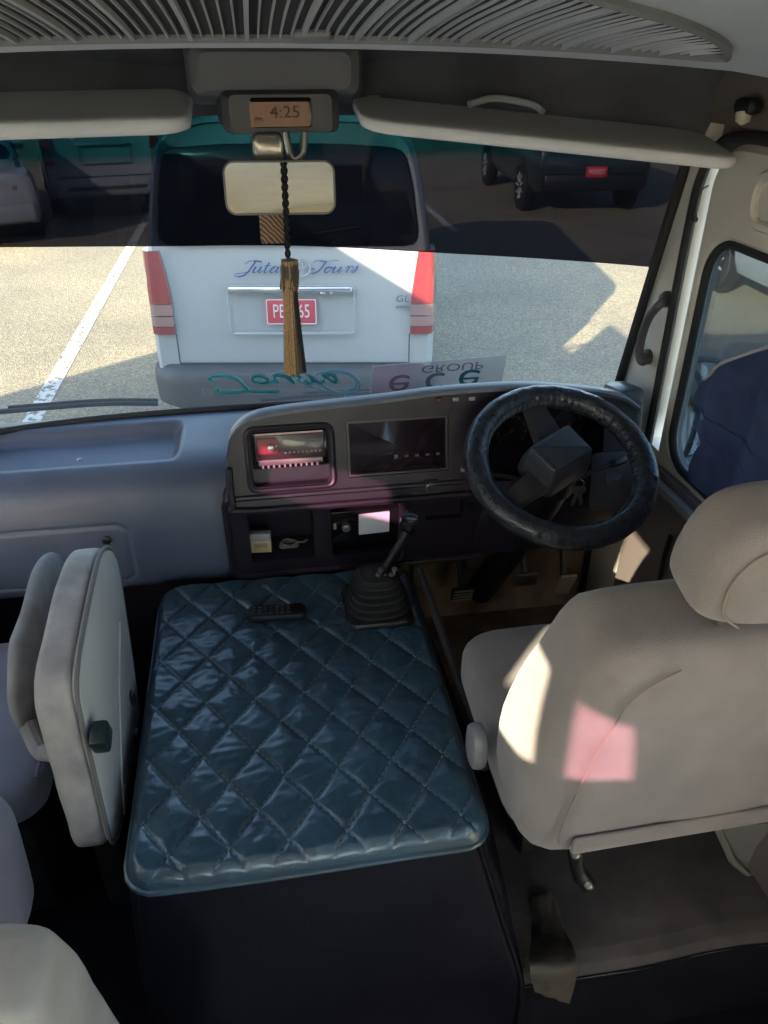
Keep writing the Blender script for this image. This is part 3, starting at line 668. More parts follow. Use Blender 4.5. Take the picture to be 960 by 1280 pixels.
q.loft([ocs(1.70, -.085, .205, 2.235, 2.298), ocs(1.715, -.10, .222, 2.225, 2.31), ocs(1.80, -.115, .24, 2.215, 2.33), ocs(1.9, -.12, .25, 2.2, 2.35)]); q.build('housing', mat('console_grey', (.16, .165, .17), .8, bump=.3, bscale=600), OC)
CK = thing('dashboard_clock', 'dark digital clock with an amber display above the rear view mirror', 'clock', (.07, 1.70, 2.17))
cxy = lambda px, py: aty(px, py, 1.69)
a, b = cxy(272, 112), cxy(427, 167); cx0, cx1, cz1, cz0 = a.x, b.x, a.z, b.z
q = MB(); q.loft([[(u * .93 + cx0 * .07 * 0 + .0047 * 0, 1.675, v) for u, v in rrect((cx1 - cx0) * .9, (cz1 - cz0) * .84, .012, 5, (cx0 + cx1) / 2 / .93, (cz0 + cz1) / 2 - .002)],
    [(u, 1.69, v) for u, v in rrect((cx1 - cx0) * .96, (cz1 - cz0) * .94, .014, 5, (cx0 + cx1) / 2, (cz0 + cz1) / 2)], [(u, 1.82, v) for u, v in rrect((cx1 - cx0) * 1.08, (cz1 - cz0) * 1.05, .014, 5, (cx0 + cx1) / 2, (cz0 + cz1) / 2 + .01)]])
q.build('housing', mat('clock_grey', (.07, .07, .075), .5, bump=.2, bscale=400), CK)
q = MB(); q.slab(rrect(.118, .052, .006, 4, (cx0 + cx1) / 2, (cz0 + cz1) / 2), lambda u, v, d: (u, 1.676 - d, v), -.006, .003, .002); q.build('face_plate', black_gl, CK)
a, b = cxy(311, 127), cxy(387, 157)
q = MB(); q.slab(rrect(abs(b.x - a.x), abs(a.z - b.z), .004, 4, (a.x + b.x) / 2, (a.z + b.z) / 2), lambda u, v, d: (u, 1.676 - d, v), .002, .0045); dsp = q.build('display', mat('amber_display', (.055, .024, .011), .35, emit=(1, .42, .15, .006)), CK)
seg = mat('lcd_ink', (.02, .012, .01), .6)
dm = lambda x, z: basis((x, 1.6705, z), (1, 0, 0), (0, 0, 1))
text('digits', '4:25', .030, seg, dm((a.x + b.x) / 2 + .010, (a.z + b.z) / 2 + .003), dsp, sx=1.15); text('letters', 'PM', .012, seg, dm(a.x + .016, b.z + .012), dsp)

def visor(name, label, x0, x1, z0a, z0b, y0, depth, tilt, th):
    t = thing(name, label, 'sun visor', ((x0 + x1) / 2, y0 + depth, (z0a + z0b) / 2), 'sun visors')
    lp = rrect(x1 - x0, depth, .045, 6, (x0 + x1) / 2, 0)
    def f(u, v, d):
        k = (u - x0) / (x1 - x0); zc = z0a + (z0b - z0a) * k
        yb = y0 + depth / 2 - .13 * abs(u) ** 3
        return (u, yb + v * cos(tilt) - d * sin(tilt) * 0, zc + (v) * sin(tilt) + d + .004 * nz(u * 5, v * 9))
    q = MB(); q.pillow(lp, f, th, n=6, rings=8); q.build('pad', visor_mat, t, 60)
    q = MB(); q.tube([f(x0 + .02, depth / 2 - .004, 0), f(x1 - .02, depth / 2 - .004, 0)], .006, 8); q.box(f(x0 + .05 if x0 > 0 else x1 - .05, depth / 2, .0), (.03, .02, .03), .006); q.build('hinge_rod', mat('visor_hinge', (.25, .25, .25), .5), t)
    return t, f
v1, f1 = visor('sun_visor', 'pale sun visor folded up on the passenger side, left of the clock', -.98, -.105, 2.195, 2.2, 1.62, .20, R(12), .036)
v2, f2 = visor('sun_visor', 'long pale sun visor above the steering wheel, right of the clock', .215, .955, 2.195, 2.125, 1.62, .20, R(10), .03)
q = MB(); q.cyl(f1(-.32, -.095, -.012), V(f1(-.32, -.095, -.012)) + V((0, -.006, 0)), .007); q.build('stud', mat('stud_brown', (.12, .08, .07), .5), v1)
q = MB(); q.tube(spline([f2(.46, .06, .02), f2(.52, .09, .03), f2(.60, .09, .028), f2(.62, .07, .02)], 5), .007, 8); q.build('visor_clip', mat('clip_pale', (.45, .48, .5), .3), v2)
LMP = thing('cabin_lamp', 'small black fitting with a clear lens above the driver door', 'lamp', (.97, 1.5, 2.22))
p = atx(935, 133, .96)
q = MB(); q.box(p, (.035, .06, .03), .012); q.build('lamp_body', black_pl, LMP)
q = MB(); q.lathe([(.016, 0), (.014, .014), (.004, .02)], p + V((-.008, -.005, -.012)), (-.2, -.3, -1), 14); q.build('lens', mat('lamp_lens', (.55, .53, .42), .15, coat=.5), LMP)
q = MB(); hx = [(1.0, 1.74, 2.16), (1.0, .4, 2.16), (1.0, .4, 2.40), (1.0, 1.74, 2.36)]
q.loft([[(1.0, 1.9, 2.165), (.985, 1.9, 2.20), (.95, 1.9, 2.34)], [(1.0, 1.6, 2.165), (.985, 1.6, 2.20), (.95, 1.6, 2.40)], [(1.0, .4, 2.165), (.985, .4, 2.20), (.95, .4, 2.45)]], closed=False)
q.box((1.05, 1.1, 2.37), (.05, 1.7, .53)); struct(q.build('door_header', mat('header_brown', (.13, .11, .095), .9, bump=.3, bscale=700), smooth=False))

RM = thing('rear_view_mirror', 'small rounded rear view mirror hanging under the clock on a pale stem', 'mirror', tuple(aty(350, 235, 1.62)))
mc = aty(350, 235, 1.62); ny = V((-.085, -1, .118)).normalized(); xa = V((1, -.085, 0)).normalized(); za = xa.cross(ny) * -1
if za.z < 0: za = -za
def rmp(u, v, d): return mc + xa * u + za * v + ny * d
ml = rrect(.216, .098, .022, 6)
q = MB(); q.slab(ml, rmp, -.022, .0, .008); q.build('mirror_shell', black_pl, RM)
q = MB(); q.frame(ml, offset(ml, .004), rmp, -.004, .003, .001); q.build('mirror_rim', mat('rim_grey', (.16, .16, .16), .35), RM)
q = MB(); q.slab(offset(ml, .004), rmp, -.002, .001); q.build('mirror_glass', mirror_m, RM)
a = aty(312, 168, 1.66); b = aty(388, 200, 1.66)
xm_ = (a.x + b.x) / 2; zm_ = (a.z + b.z) / 2
q = MB(); q.loft([[(u, 1.672, v) for u, v in rrect(.064, .054, .016, 5, xm_ - .024, zm_)], [(u, 1.655, v) for u, v in rrect(.058, .048, .016, 5, xm_ - .024, zm_)], [(u, 1.652, v) for u, v in rrect(.05, .04, .014, 5, xm_ - .024, zm_)]])
q.build('stem_cover', mat('stem_cream', (.34, .32, .27), .22, .6), RM)
q = MB(); q.tube(spline([(xm_ + .012, 1.66, zm_ + .026), (xm_ + .016, 1.655, zm_ - .005), (xm_ + .026, 1.652, zm_ - .020), (xm_ + .042, 1.655, zm_ - .008), (xm_ + .048, 1.66, zm_ + .026)], 6), .0075, 10); q.tube([(mc.x, 1.64, mc.z + .03), (xm_ + .024, 1.66, zm_ - .018)], .010, 10)
q.build('mirror_stem', mat('stem_silver', (.40, .38, .34), .2, .8), RM)
# tassel
TS = thing('hanging_tassel', 'brown and gold tassel on a twisted black cord hanging from the mirror', 'tassel', tuple(aty(358, 205, 1.595)))
YT = 1.60; tp = lambda px, py: aty(px, py, YT)
q = MB()
for ph in (0, pi): 
    q.tube([tp(354 + 6 * k / 40, 204 + 118 * k / 40) + V((.0035 * cos(ph + k * .9), .0035 * sin(ph + k * .9), 0)) for k in range(41)], .0032, 6)
q.build('cord', mat('black_cord', (.012, .012, .013), .8, bump=.6, bscale=600), TS)
def strands(name, m, c, r0, r1, z0, z1, n, seed, rr=.0016):
    rnd = random.Random(seed); q = MB()
    for k in range(n):
        a = rnd.random() * 2 * pi; f = sqrt(rnd.random()); f = .55 + .45 * f
        p0 = V((c[0].x + r0 * f * cos(a), c[0].y + r0 * f * sin(a), z0)); zz = z1 + rnd.uniform(-.004, .006)
        p1 = V((c[1].x + r1 * f * cos(a) + rnd.uniform(-.002, .002), c[1].y + r1 * f * sin(a), zz))
        pm_ = p0.lerp(p1, .5) + V((rnd.uniform(-.002, .002), rnd.uniform(-.002, .002), 0))
        q.tube([p0, pm_, p1], rr, 5)
    return q.build(name, m, TS)
gold = mat('gold_thread', (.36, .215, .085), .5, sheen=.5, var=.35, vscale=260); brown = mat('brown_thread', (.075, .055, .035), .6, sheen=.4, var=.3, vscale=200); blk = mat('black_thread', (.012, .011, .012), .6)
h0, h1 = tp(361, 322), tp(362, 360); s1 = tp(368, 464)
q = MB(); q.lathe([(.002, .0), (.012, -.004), (.0185, -.016), (.0195, -.035), (.017, -.052), (.0145, -.058)], h0, (0, 0, 1), 20); q.build('knot_core', brown, TS)
strands('knot_thread', brown, (h0, h1), .014, .0185, h0.z - .004, h1.z, 50, 3, .0017); strands('knot_thread', gold, (h0, h1), .0165, .0190, h0.z - .005, h1.z, 60, 4, .0018)
q = MB(); q.lathe([(.0135, 0), (.015, -.004), (.0135, -.009)], h1 + V((0, 0, .004)), (0, 0, 1), 20); q.build('binding', blk, TS)
strands('fringe', brown, (h1, s1),   .011, .0205, h1.z, s1.z, 120, 5); strands('fringe', gold, (h1 + V((-.002, -.003, 0)), s1 + V((-.004, -.006, 0))), .011, .0165, h1.z, s1.z, 110, 6); strands('fringe', blk, (h1 + V((.004, 0, 0)), s1 + V((.012, -.002, 0))), .010, .012, h1.z, s1.z, 90, 8)
# sachet behind the mirror
a, b = aty(323, 262, 1.645), aty(357, 304, 1.645)
q = MB(); q.pillow(rrect(b.x - a.x, a.z - b.z + .02, .006, 4, (a.x + b.x) / 2, (a.z + b.z) / 2 + .01), lambda u, v, d: (u, 1.645 - d, v), .012, n=3)
def weave():
    m = mat('woven_sachet', (.10, .06, .04), .8); n = m.node_tree; tc = n.nodes['Texture Coordinate']; wv = n.nodes.new('ShaderNodeTexWave'); wv.inputs['Scale'].default_value = 60; wv.bands_direction = 'DIAGONAL'; wv.inputs['Distortion'].default_value = 3
    n.links.new(tc.outputs['Object'], wv.inputs[0]); rp = n.nodes.new('ShaderNodeValToRGB'); rp.color_ramp.elements[0].color = (.05, .035, .03, 1); rp.color_ramp.elements[1].color = (.40, .24, .16, 1)
    n.links.new(wv.outputs[0], rp.inputs[0]); n.links.new(rp.outputs[0], n.nodes['Principled BSDF'].inputs['Base Color']); return m
tag(q.build('hanging_sachet', weave(), loc=tuple((a + b) / 2)), 'small brown woven sachet hanging behind the rear view mirror', 'sachet')
#=DASH=
# ================================================================== dashboard
DB = thing('dashboard', 'wide dark dashboard under the windscreen with a storage tray on the passenger side', 'dashboard', (0, 1.75, .9))
dprof = spline([(2.15, 1.392, 0), (2.08, 1.402, 0), (1.96, 1.405, 0), (1.86, 1.402, 0), (1.80, 1.386, 0), (1.762, 1.355, 0), (1.742, 1.31, 0), (1.730, 1.25, 0), (1.726, 1.18, 0), (1.732, 1.11, 0), (1.76, 1.06, 0), (1.84, 1.02, 0), (1.96, 1.0, 0)], 12)
def sst(a, b, x): t = max(0, min(1, (x - a) / (b - a))); return t * t * (3 - 2 * t)
def dash_pt(u, v):
    x = -1.0 + 1.97 * u; i = v * (len(dprof) - 1); k = min(int(i), len(dprof) - 2); t = i - k
    p = dprof[k].lerp(dprof[k + 1], t); y, z = p.x, p.y
    z += -.004 * abs(x) ** 2
    if y > 1.80 and z > 1.37:            # tray
        tr = sst(1.82, 1.90, y) * (1 - sst(2.03, 2.07, y)) * (1 - sst(-.275, -.24, x)) * sst(-.92, -.88, x); z -= .038 * tr
    g_ = 0                               # glove box groove
    if y < 1.75 and z < 1.30:
        dx = max(abs(x + .66) - .272 + .03, 0); dz = max(abs(z - 1.185) - .085 + .03, 0); dd = hypot(dx, dz) - .03
        if max(abs(x + .66) - .272, abs(z - 1.185) - .085) > -.03 or True: g_ = max(0, 1 - abs(dd) / .006)
    y += .007 * g_; k_ = sst(-.125, -.10, x) * (1.0 if y < 1.9 else 0)
    return (x, y + (1.90 - y) * k_, z - .01 * k_)
q = MB(); q.grid(dash_pt, 330, 150); q.build('main_moulding', dash_mat, DB, 70)
q = MB(); tp_ = aty(98, 558, 1.95); q.lathe([(.007, 0), (.007, .004), (.004, .006)], (tp_.x, 1.93, 1.363), (0, -.3, 1), 12); q.build('screw', steel, DB)
q = MB(); q.lathe([(.011, 0), (.011, .006), (.006, .009)], (-.44, 1.726, 1.235), (0, -1, 0), 16); q.build('glove_box_lock', black_pl, DB)

T12 = R(12); FO = V((0, 1.69, 1.35)); FU = V((0, sin(T12), cos(T12))); FN = V((0, -cos(T12), sin(T12)))
def fl(px, py):                          # photo pixel -> (x, s) on the instrument face
    d = ray(px, py); t = (FO - CP).dot(FN) / d.dot(FN); p = CP + d * t; return (p.x, (p - FO).dot(FU))
def fp(x, s, d=0.): return FO + V((x, 0, 0)) + FU * s + FN * d
def inner_rect(pa, pb, r=.012, n=4):
    (x0, s0), (x1, s1) = fl(*pa), fl(*pb); return rrect(abs(x1 - x0), abs(s1 - s0), r, n, (x0 + x1) / 2, (s0 + s1) / 2)
def pocket(mb, loop, f, depth, cap=True):
    mb.loft([[f(u, v, d) for u, v in loop] for d in (0, -depth)], cap0=False, cap1=cap)
BN = thing('instrument_panel', 'dark raised instrument panel with radio, screen and dials curving from the centre to the right', 'instrument panel', (.4, 1.75, 1.35))
toppx = [(283, 585), (284, 560), (290, 538), (310, 520), (345, 511), (400, 504), (480, 495), (540, 487), (600, 482), (650, 480), (700, 482), (750, 487), (780, 494), (797, 506)]
tpt = [fl(*p) for p in toppx]
tsp = spline([(a, b, 0) for a, b in tpt], 6); txs = [(p.x, p.y) for p in tsp]
x_r = txs[-1][0]; sbot = -.045
# face with pockets
r_radio = inner_rect((311, 541), (414, 603), .012); r_scr = inner_rect((432, 527), (561, 588), .006); r_dial = inner_rect((598, 505), (752, 592), .03)
outl = [(a, b - .012) for a, b in txs] + [(x_r, sbot), (tpt[0][0], sbot)]
q = MB(); q.poly([outl, r_radio, r_scr, r_dial], lambda u, v: fp(u, v, 0.))
pocket(q, r_radio, fp, .035); pocket(q, r_scr, fp, .02); pocket(q, r_dial, fp, .09)
q.build('face', dash_dark, BN, smooth=False)
q = MB()
secs = []
for x, s in txs:
    zb = fp(x, s).z; yb = 1.93; kk = max(0.15, min(1, (s + .02) / .16))
    secs.append([fp(x, s - .016, .0), fp(x, s - .015, .012), fp(x, s - .006, .016), fp(x, s, .008), fp(x, s + .004, -.02), V((x, 1.775, max(zb - .045 * kk, 1.40))), V((x, 1.85, max(zb - .11 * kk, 1.40))), V((x, 1.95, 1.398)), V((x, 2.09, 1.392))])
q.loft(secs, closed=False); q.build('hood', mat('lit_hood_plastic', (.20, .22, .26), .36, bump=.3, bscale=700, var=.08), BN, 60)  # hood colour lightened to give its lip a sunlit edge
q = MB(); q.tube([fp(u, v, .002) for u, v in offset(r_radio, -.008)], .007, 8, True)
lo = fl(288, 612); q.tube(spline([fp(tpt[0][0] + .006, tpt[0][1], .008), fp(tpt[0][0] + .006, sbot + .03, .008), fp(tpt[0][0] + .03, sbot + .008, .008), fp(.2, sbot + .006, .006), fp(.50, sbot + .006, .006)], 6), .009, 8)
q.build('bezel', dash_dark, BN)
q = MB(); rl_ = rrect(max(u for u, v in r_radio) - min(u for u, v in r_radio) - .006, (max(v for u, v in r_radio) - min(v for u, v in r_radio)) * .66, .004, 3, (max(u for u, v in r_radio) + min(u for u, v in r_radio)) / 2, min(v for u, v in r_radio) + (max(v for u, v in r_radio) - min(v for u, v in r_radio)) * .645)
q.slab(rl_, lambda u, v, d: fp(u, v, d), -.034, -.008, .003); rd = q.build('radio', black_gl, BN)
rx0, rs0 = min(u for u, v in r_radio), min(v for u, v in r_radio); rx1, rs1 = max(u for u, v in r_radio), max(v for u, v in r_radio); rw_, rh_ = rx1 - rx0, rs1 - rs0
q = MB(); q.slab(rrect(rw_ * .88, rh_ * .46, .004, 3, rx0 + rw_ * .5, rs0 + rh_ * .70), lambda u, v, d: fp(u, v, d), -.009, -.003, .002); q.build('radio_fascia', mat('radio_plum', (.045, .018, .024), .3, coat=.3), rd)
q = MB(); q.slab(rrect(rw_ * .26, rh_ * .28, .006, 4, rx0 + rw_ * .22, rs0 + rh_ * .74), lambda u, v, d: fp(u, v, d), -.004, .001, .001); q.build('radio_label', mat('radio_red', (.26, .03, .04), .35), rd)
q = MB(); q.lathe([(.009, 0), (.009, .012), (.006, .014)], fp(rx0 + rw_ * .26, rs0 + rh_ * .72, .0), FN, 16); q.cyl(fp(rx0 + rw_ * .28, rs0 + rh_ * .70, .006), fp(rx0 + rw_ * .34, rs0 + rh_ * .76, .006), .002); q.build('radio_knob', mat('knob_silver', (.6, .55, .56), .3, .7), rd)
q = MB()
for k in range(9): q.box(fp(rx0 + rw_ * (.44 + .055 * k), rs0 + rh_ * .60, -.002), (.006, .003, .006), .001)
for k in range(11): q.box(fp(rx0 + rw_ * (.14 + .07 * k), rs0 + rh_ * .36, -.006), (.005, .004, .008), .001)
q.build('radio_buttons', mat('button_grey', (.30, .26, .28), .4), rd)
q = MB(); q.slab(rrect(rw_ * .82, rh_ * .10, .002, 3, rx0 + rw_ * .5, rs0 + rh_ * .44), lambda u, v, d: fp(u, v, d), -.009, -.001, .001); q.slab(rrect(rw_ * .86, rh_ * .03, .001, 2, rx0 + rw_ * .5, rs0 + rh_ * .94), lambda u, v, d: fp(u, v, d), -.009, -.004); q.build('radio_trim', mat('radio_steel', (.22, .16, .18), .3, .5), rd)
q = MB(); q.slab(offset(r_scr, .004), fp, -.019, -.005, .003); sc = q.build('screen', mat('screen_glass', (.022, .014, .02), .14, coat=.3), BN)
q = MB(); q.frame(offset(r_scr, .001), offset(r_scr, .007), fp, -.018, -.002, .001); q.build('screen_rim', mat('screen_rim', (.07, .065, .075), .35), sc)
a, b = fl(495, 565), fl(548, 574)
q = MB()
for k in range(5): q.box(fp(a[0] + (b[0] - a[0]) * k / 4, (a[1] + b[1]) / 2, -.004), (.009, .002, .006 if k else .012), .0005)
q.build('screen_icons', mat('icon_grey', (.12, .11, .13), .4), sc)
# dials
for (px, py, r_) in ((638, 548, .046), (708, 540, .046)):
    x, s = fl(px, py); x += (x * .05) ; q = MB(); q.lathe([(r_, 0), (r_, .004), (r_ * .94, .004), (r_ * .93, .001), (.001, .001)], fp(x, s, -.085), FN, 40); dl = q.build('dial', black_pl, BN)
    q = MB()
    for k in range(25):
        a = R(-130 + 260 * k / 24 + 90); ra = r_ * (.74 if k % 3 == 0 else .80)
        q.tube([fp(x + ra * cos(a), s + ra * sin(a), -.083), fp(x + r_ * .88 * cos(a), s + r_ * .88 * sin(a), -.083)], .0009 if k % 3 else .0014, 4)
    q.build('dial_ticks', mat('dial_white', (.55, .55, .56), .5), dl)
    q = MB(); a = R(215); q.tube([fp(x, s, -.080), fp(x + r_ * .7 * cos(a), s + r_ * .7 * sin(a), -.080)], [.002, .0008], 5); q.lathe([(.006, 0), (.005, .004)], fp(x, s, -.083), FN, 12); q.build('needle', mat('needle_red', (.45, .06, .03), .4), dl)
q = MB(); q.slab(offset(r_dial, .003), fp, -.02, -.018); q.build('dial_cover', glass('dial_glass', (.85, .85, .87), .3), BN)
for px in (548, 568, 588):
    x, s = fl(px, 498 - (px - 548) * .05); q = MB(); q.box(fp(x, s - .002, .013), (.016, .006, .010), .002, Euler((-T12, 0, 0))); q.build('warning_lamp', mat('lamp_pale', (.30, .29, .28), .35) if px != 548 else mat('lamp_red', (.10, .02, .02), .35), BN)
# centre stack below
T2 = R(-6); LO = V((0, 1.705, 1.22)); LU = V((0, sin(T2), cos(T2))); LN = V((0, -cos(T2), sin(T2)))
def ll(px, py):
    d = ray(px, py); t = (LO - CP).dot(LN) / d.dot(LN); p = CP + d * t; return (p.x, (p - LO).dot(LU))
def lp_(x, s, d=0.): return LO + V((x, 0, 0)) + LU * s + LN * d
def lrect(pa, pb, r=.006):
    (x0, s0), (x1, s1) = ll(*pa), ll(*pb); return rrect(abs(x1 - x0), abs(s1 - s0), r, 4, (x0 + x1) / 2, (s0 + s1) / 2)
CS = thing('centre_stack', 'black centre stack with open cubbies, a socket and switches below the radio', 'console', (.2, 1.72, 1.15))
c1 = lrect((308, 638), (394, 696), .008); c2 = lrect((413, 622), (498, 688), .005); c3 = lrect((533, 629), (577, 647), .003)
xl, xr = ll(282, 660)[0], ll(612, 650)[0]; st_, sb_ = ll(420, 612)[1], ll(420, 712)[1]
out2 = rrect(xr - xl, st_ - sb_, .03, 6, (xl + xr) / 2, (st_ + sb_) / 2)
q = MB(); q.poly([out2, c1, c2, c3], lambda u, v: lp_(u, v, 0)); pocket(q, c1, lp_, .10); pocket(q, c2, lp_, .09); pocket(q, c3, lp_, .02)
q.loft([[lp_(u, v, 0) for u, v in out2], [lp_(u, v, -.10) for u, v in out2]], cap0=False, cap1=False); q.build('face', dash_dark, CS, smooth=False)
q = MB(); q.tube([lp_(u, v, .001) for u, v in offset(out2, .004)], .008, 8, True)
big = rrect(ll(508, 640)[0] - xl - .012, st_ - sb_ - .022, .028, 6, (ll(508, 640)[0] + xl) / 2 + .004, (st_ + sb_) / 2)
q.tube([lp_(u, v, .001) for u, v in big], .005, 8, True); q.build('surround', dash_dark, CS)
a, b = ll(414, 645), ll(500, 682)
q = MB(); q.slab(rrect(b[0] - a[0], a[1] - b[1], .003, 3, (a[0] + b[0]) / 2, (a[1] + b[1]) / 2), lp_, -.085, -.012, .002); un = q.build('control_unit', black_gl, CS)
x, s = ll(433, 661); q = MB(); q.lathe([(.011, 0), (.011, .012), (.008, .014)], lp_(x, s, -.012), LN, 20); q.build('unit_knob', mat('knob_dull', (.25, .24, .25), .35, .6), un)
x, s = ll(419, 661); q = MB(); q.box(lp_(x, s, -.010), (.008, .006, .016), .001); q.build('unit_button', mat('button_grey', (.3, .26, .28), .4), un)
x, s = ll(538, 608); q = MB(); q.slab(rrect(.042, .042, .005, 3, x, s), lp_, -.002, .004, .002); sk = q.build('socket_plate', black_pl, CS)
q = MB(); q.lathe([(.015, 0), (.015, .006), (.0125, .008), (.0115, .002), (.001, -.0)], lp_(x, s, .003), LN, 24); q.build('power_socket', mat('socket_metal', (.25, .25, .26), .3, .8), sk)
x, s = ll(571, 607); q = MB(); q.lathe([(.006, 0), (.006, .006), (.003, .007)], lp_(x, s, 0), LN, 12); q.build('blank_plug', black_pl, CS)
x, s = ll(588, 634); q = MB(); q.slab(rrect(.022, .030, .003, 3, x, s), lp_, -.002, .006, .002); q.build('rocker_switch', black_pl, CS)
# things lying in the cubbies
x, s = ll(327, 690); p = lp_(x, ll(327, 699)[1] + .001, -.035)
PK = thing('cigarette_packet', 'small yellow and white packet standing in the left cubby', 'packet', tuple(p))
q = MB(); q.box(p + V((0, 0, .018)), (.054, .022, .036), .002, Euler((0, 0, R(-6)))); q.build('packet_base', mat('packet_yellow', (.50, .36, .10), .5, col2=(.6, .52, .35), vscale=40), PK)
q = MB(); q.box(p + V((0, 0, .0475)), (.054, .022, .022), .002, Euler((0, 0, R(-6)))); q.build('packet_top', mat('packet_white', (.42, .42, .43), .5), PK)
q = MB(); q.box(p + V((-.001, -.012, .024)), (.034, .002, .012), .0005, Euler((0, 0, R(-6)))); q.build('packet_label', mat('packet_print', (.30, .26, .22), .5), PK)
x, s = ll(362, 688); p = lp_(x, ll(362, 695)[1] + .006, -.04)
q = MB()
for k in range(3): q.tube([p + V(((.022 - .002 * k) * cos(a_) * 1.1, .016 * sin(a_), .004 * k + .002 * sin(3 * a_ + k))) for a_ in [2 * pi * j / 26 for j in range(26)]], .0026, 6, True)
q.tube(spline([p + V((.02, 0, .008)), p + V((.035, -.01, .012)), p + V((.042, .004, .004)), p + V((.05, 0, .012))], 5), .003, 6)
tag(q.build('coiled_cable', mat('cable_grey', (.30, .27, .22), .3, .4), loc=tuple(p)), 'coiled thin cable lying beside the yellow packet in the cubby', 'cable')
a, b = ll(449, 646), ll(487, 668)
q = MB(); q.slab(rrect(b[0] - a[0], a[1] - b[1], .002, 3, (a[0] + b[0]) / 2, (a[1] + b[1]) / 2), lambda u, v, d: lp_(u, v + (u - a[0]) * .04, d), -.011, -.009)
tag(q.build('paper_card', mat('card_white', (.72, .74, .82), .6), loc=tuple(lp_((a[0] + b[0]) / 2, (a[1] + b[1]) / 2, -.01))), 'blank pale blue card propped in front of the black unit in the cubby', 'card')
# right-hand end of the dashboard
RE = thing('column_shroud', 'black steering column shroud and knee panel behind the steering wheel', 'shroud', (.7, 1.7, 1.2))
q = MB(); q.box((.74, 1.80, 1.20), (.45, .20, .22), .03); q.build('knee_panel', dash_dark, RE)
q = MB(); q.tube(spline([(.66, 1.50, 1.485), (.665, 1.60, 1.36), (.67, 1.70, 1.20), (.64, 1.82, .98), (.62, 1.93, .80)], 5), [.030, .036, .043, .05, .055, .056, .056, .055, .052, .05, .048, .046, .045, .045, .045, .045, .045, .045, .045, .045, .045], 16); q.build('column_tube', black_pl, RE)
q = MB(); q.box((.66, 1.60, 1.40), (.10, .13, .09), .025, Euler((R(-50), 0, 0))); q.build('column_cowl', dash_dark, RE)
a, b = fl(738, 566), fl(792, 632)
q = MB(); q.slab(rrect(b[0] - a[0], a[1] - b[1], .012, 4, (a[0] + b[0]) / 2, (a[1] + b[1]) / 2), fp, .0, .012, .004); sp_ = q.build('switch_plate', mat('plate_grey', (.075, .075, .085), .45, bump=.2, bscale=500), RE)
x, s = fl(764, 597); q = MB(); q.slab(rrect(.046, .030, .004, 3, x, s), fp, .008, .020, .003); q.slab(rrect(.026, .018, .003, 3, x, s), fp, .018, .028, .004); q.build('mirror_switch', mat('switch_grey', (.12, .13, .15), .35), sp_)
q = MB(); p0 = fp(*fl(792, 520), -.01); q.box(p0 + V((0, .06, -.005)), (.075, .12, .13), .02, Euler((-.2, 0, 0))); ve = q.build('corner_vent', mat('vent_blue', (.05, .065, .085), .35), RE)
q = MB()
for k in range(4): q.box(p0 + V((-.005, -.004, -.045 + k * .026)), (.052, .004, .005), .001, Euler((-.2, 0, 0)))
q.build('vent_vane', black_pl, ve)

# ------------------------------------------------------------------ steering wheel
WC = atd(701, 579, 1.80); WN = V((0, -.469, .883)); WX = V((1, 0, 0)); WY = WN.cross(WX)
def wpnt(u, v, d=0.): return WC + WX * u + WY * v + WN * d
SW = thing('steering_wheel', 'large steering wheel in a worn black leather cover on the driver side', 'steering wheel', tuple(WC))
def leather():
    m = mat('worn_leather', (.018, .023, .030), .30, bump=.6, bscale=170, col2=(.034, .040, .048), vscale=60, coat=.2, wscale=55); return m
q = MB(); RR, rt_ = .2015, .0285
def rimp(a, b):
    t = 2 * pi * a; f = 2 * pi * b
    wr_ = .0016 * nz(cos(t) * 9, sin(t) * 9, f) + .0012 * sin(70 * t + 3 * nz(cos(t) * 5, sin(t) * 5)) * max(0, cos(f - pi)) ** 2
    r = rt_ + wr_; return wpnt((RR + r * cos(f)) * cos(t), (RR + r * cos(f)) * sin(t), r * sin(f))
q.grid(rimp, 260, 24); q.build('rim', leather(), SW, 80)
q = MB()                                # lacing along the inner edge
for k in range(150):
    t = 2 * pi * k / 150; q.tube([wpnt((RR - rt_ * cos(.45)) * cos(t) , (RR - rt_ * cos(.45)) * sin(t), rt_ * sin(.45) + .001), wpnt((RR - rt_ * 1.02) * cos(t + .02), (RR - rt_ * 1.02) * sin(t + .02), .001)], .0011, 4)
q.build('stitching', mat('thread_grey', (.16, .20, .24), .5), SW)
hub_c = (-.012, .005); ang = R(28)
hl = ([(u * cos(ang) - v * sin(ang) + hub_c[0], u * sin(ang) + v * cos(ang) + hub_c[1]) for u, v in rrect(.136, .100, .016, 4)])
q = MB(); q.loft([[wpnt(u, v, -.03) for u, v in offset(hl, -.006)], [wpnt(u, v, .010) for u, v in offset(hl, -.004)], [wpnt(u, v, .050) for u, v in offset(hl, .006)], [wpnt(u, v, .056) for u, v in offset(hl, .010)], [wpnt(u, v, .059) for u, v in offset(hl, .018)]]); q.build('horn_pad', mat('pad_plastic', (.042, .049, .06), .34, bump=.3, bscale=500), SW)
for aa, w0, w1 in ((R(97), .034, .026), (R(212), .030, .024)):
    q = MB(); d_ = V((cos(aa), sin(aa))); n_ = V((-d_.y, d_.x)); 
    L_ = []
    for t, wd, dd in ((.02, w0 * 1.25, -.008), (.07, w0 * 1.15, .002), (.13, w0, .001), (RR - .008, w1, -.002)):
        c = d_ * t; L_.append([wpnt(c.x + n_.x * k * wd, c.y + n_.y * k * wd, dd + e) for k, e in ((-1, -.012), (-1, -.004), (-.8, .004), (.8, .004), (1, -.004), (1, -.012))])
    q.loft(L_); q.build('spoke', mat('spoke_plastic', (.05, .05, .055), .35, bump=.2, bscale=400), SW)
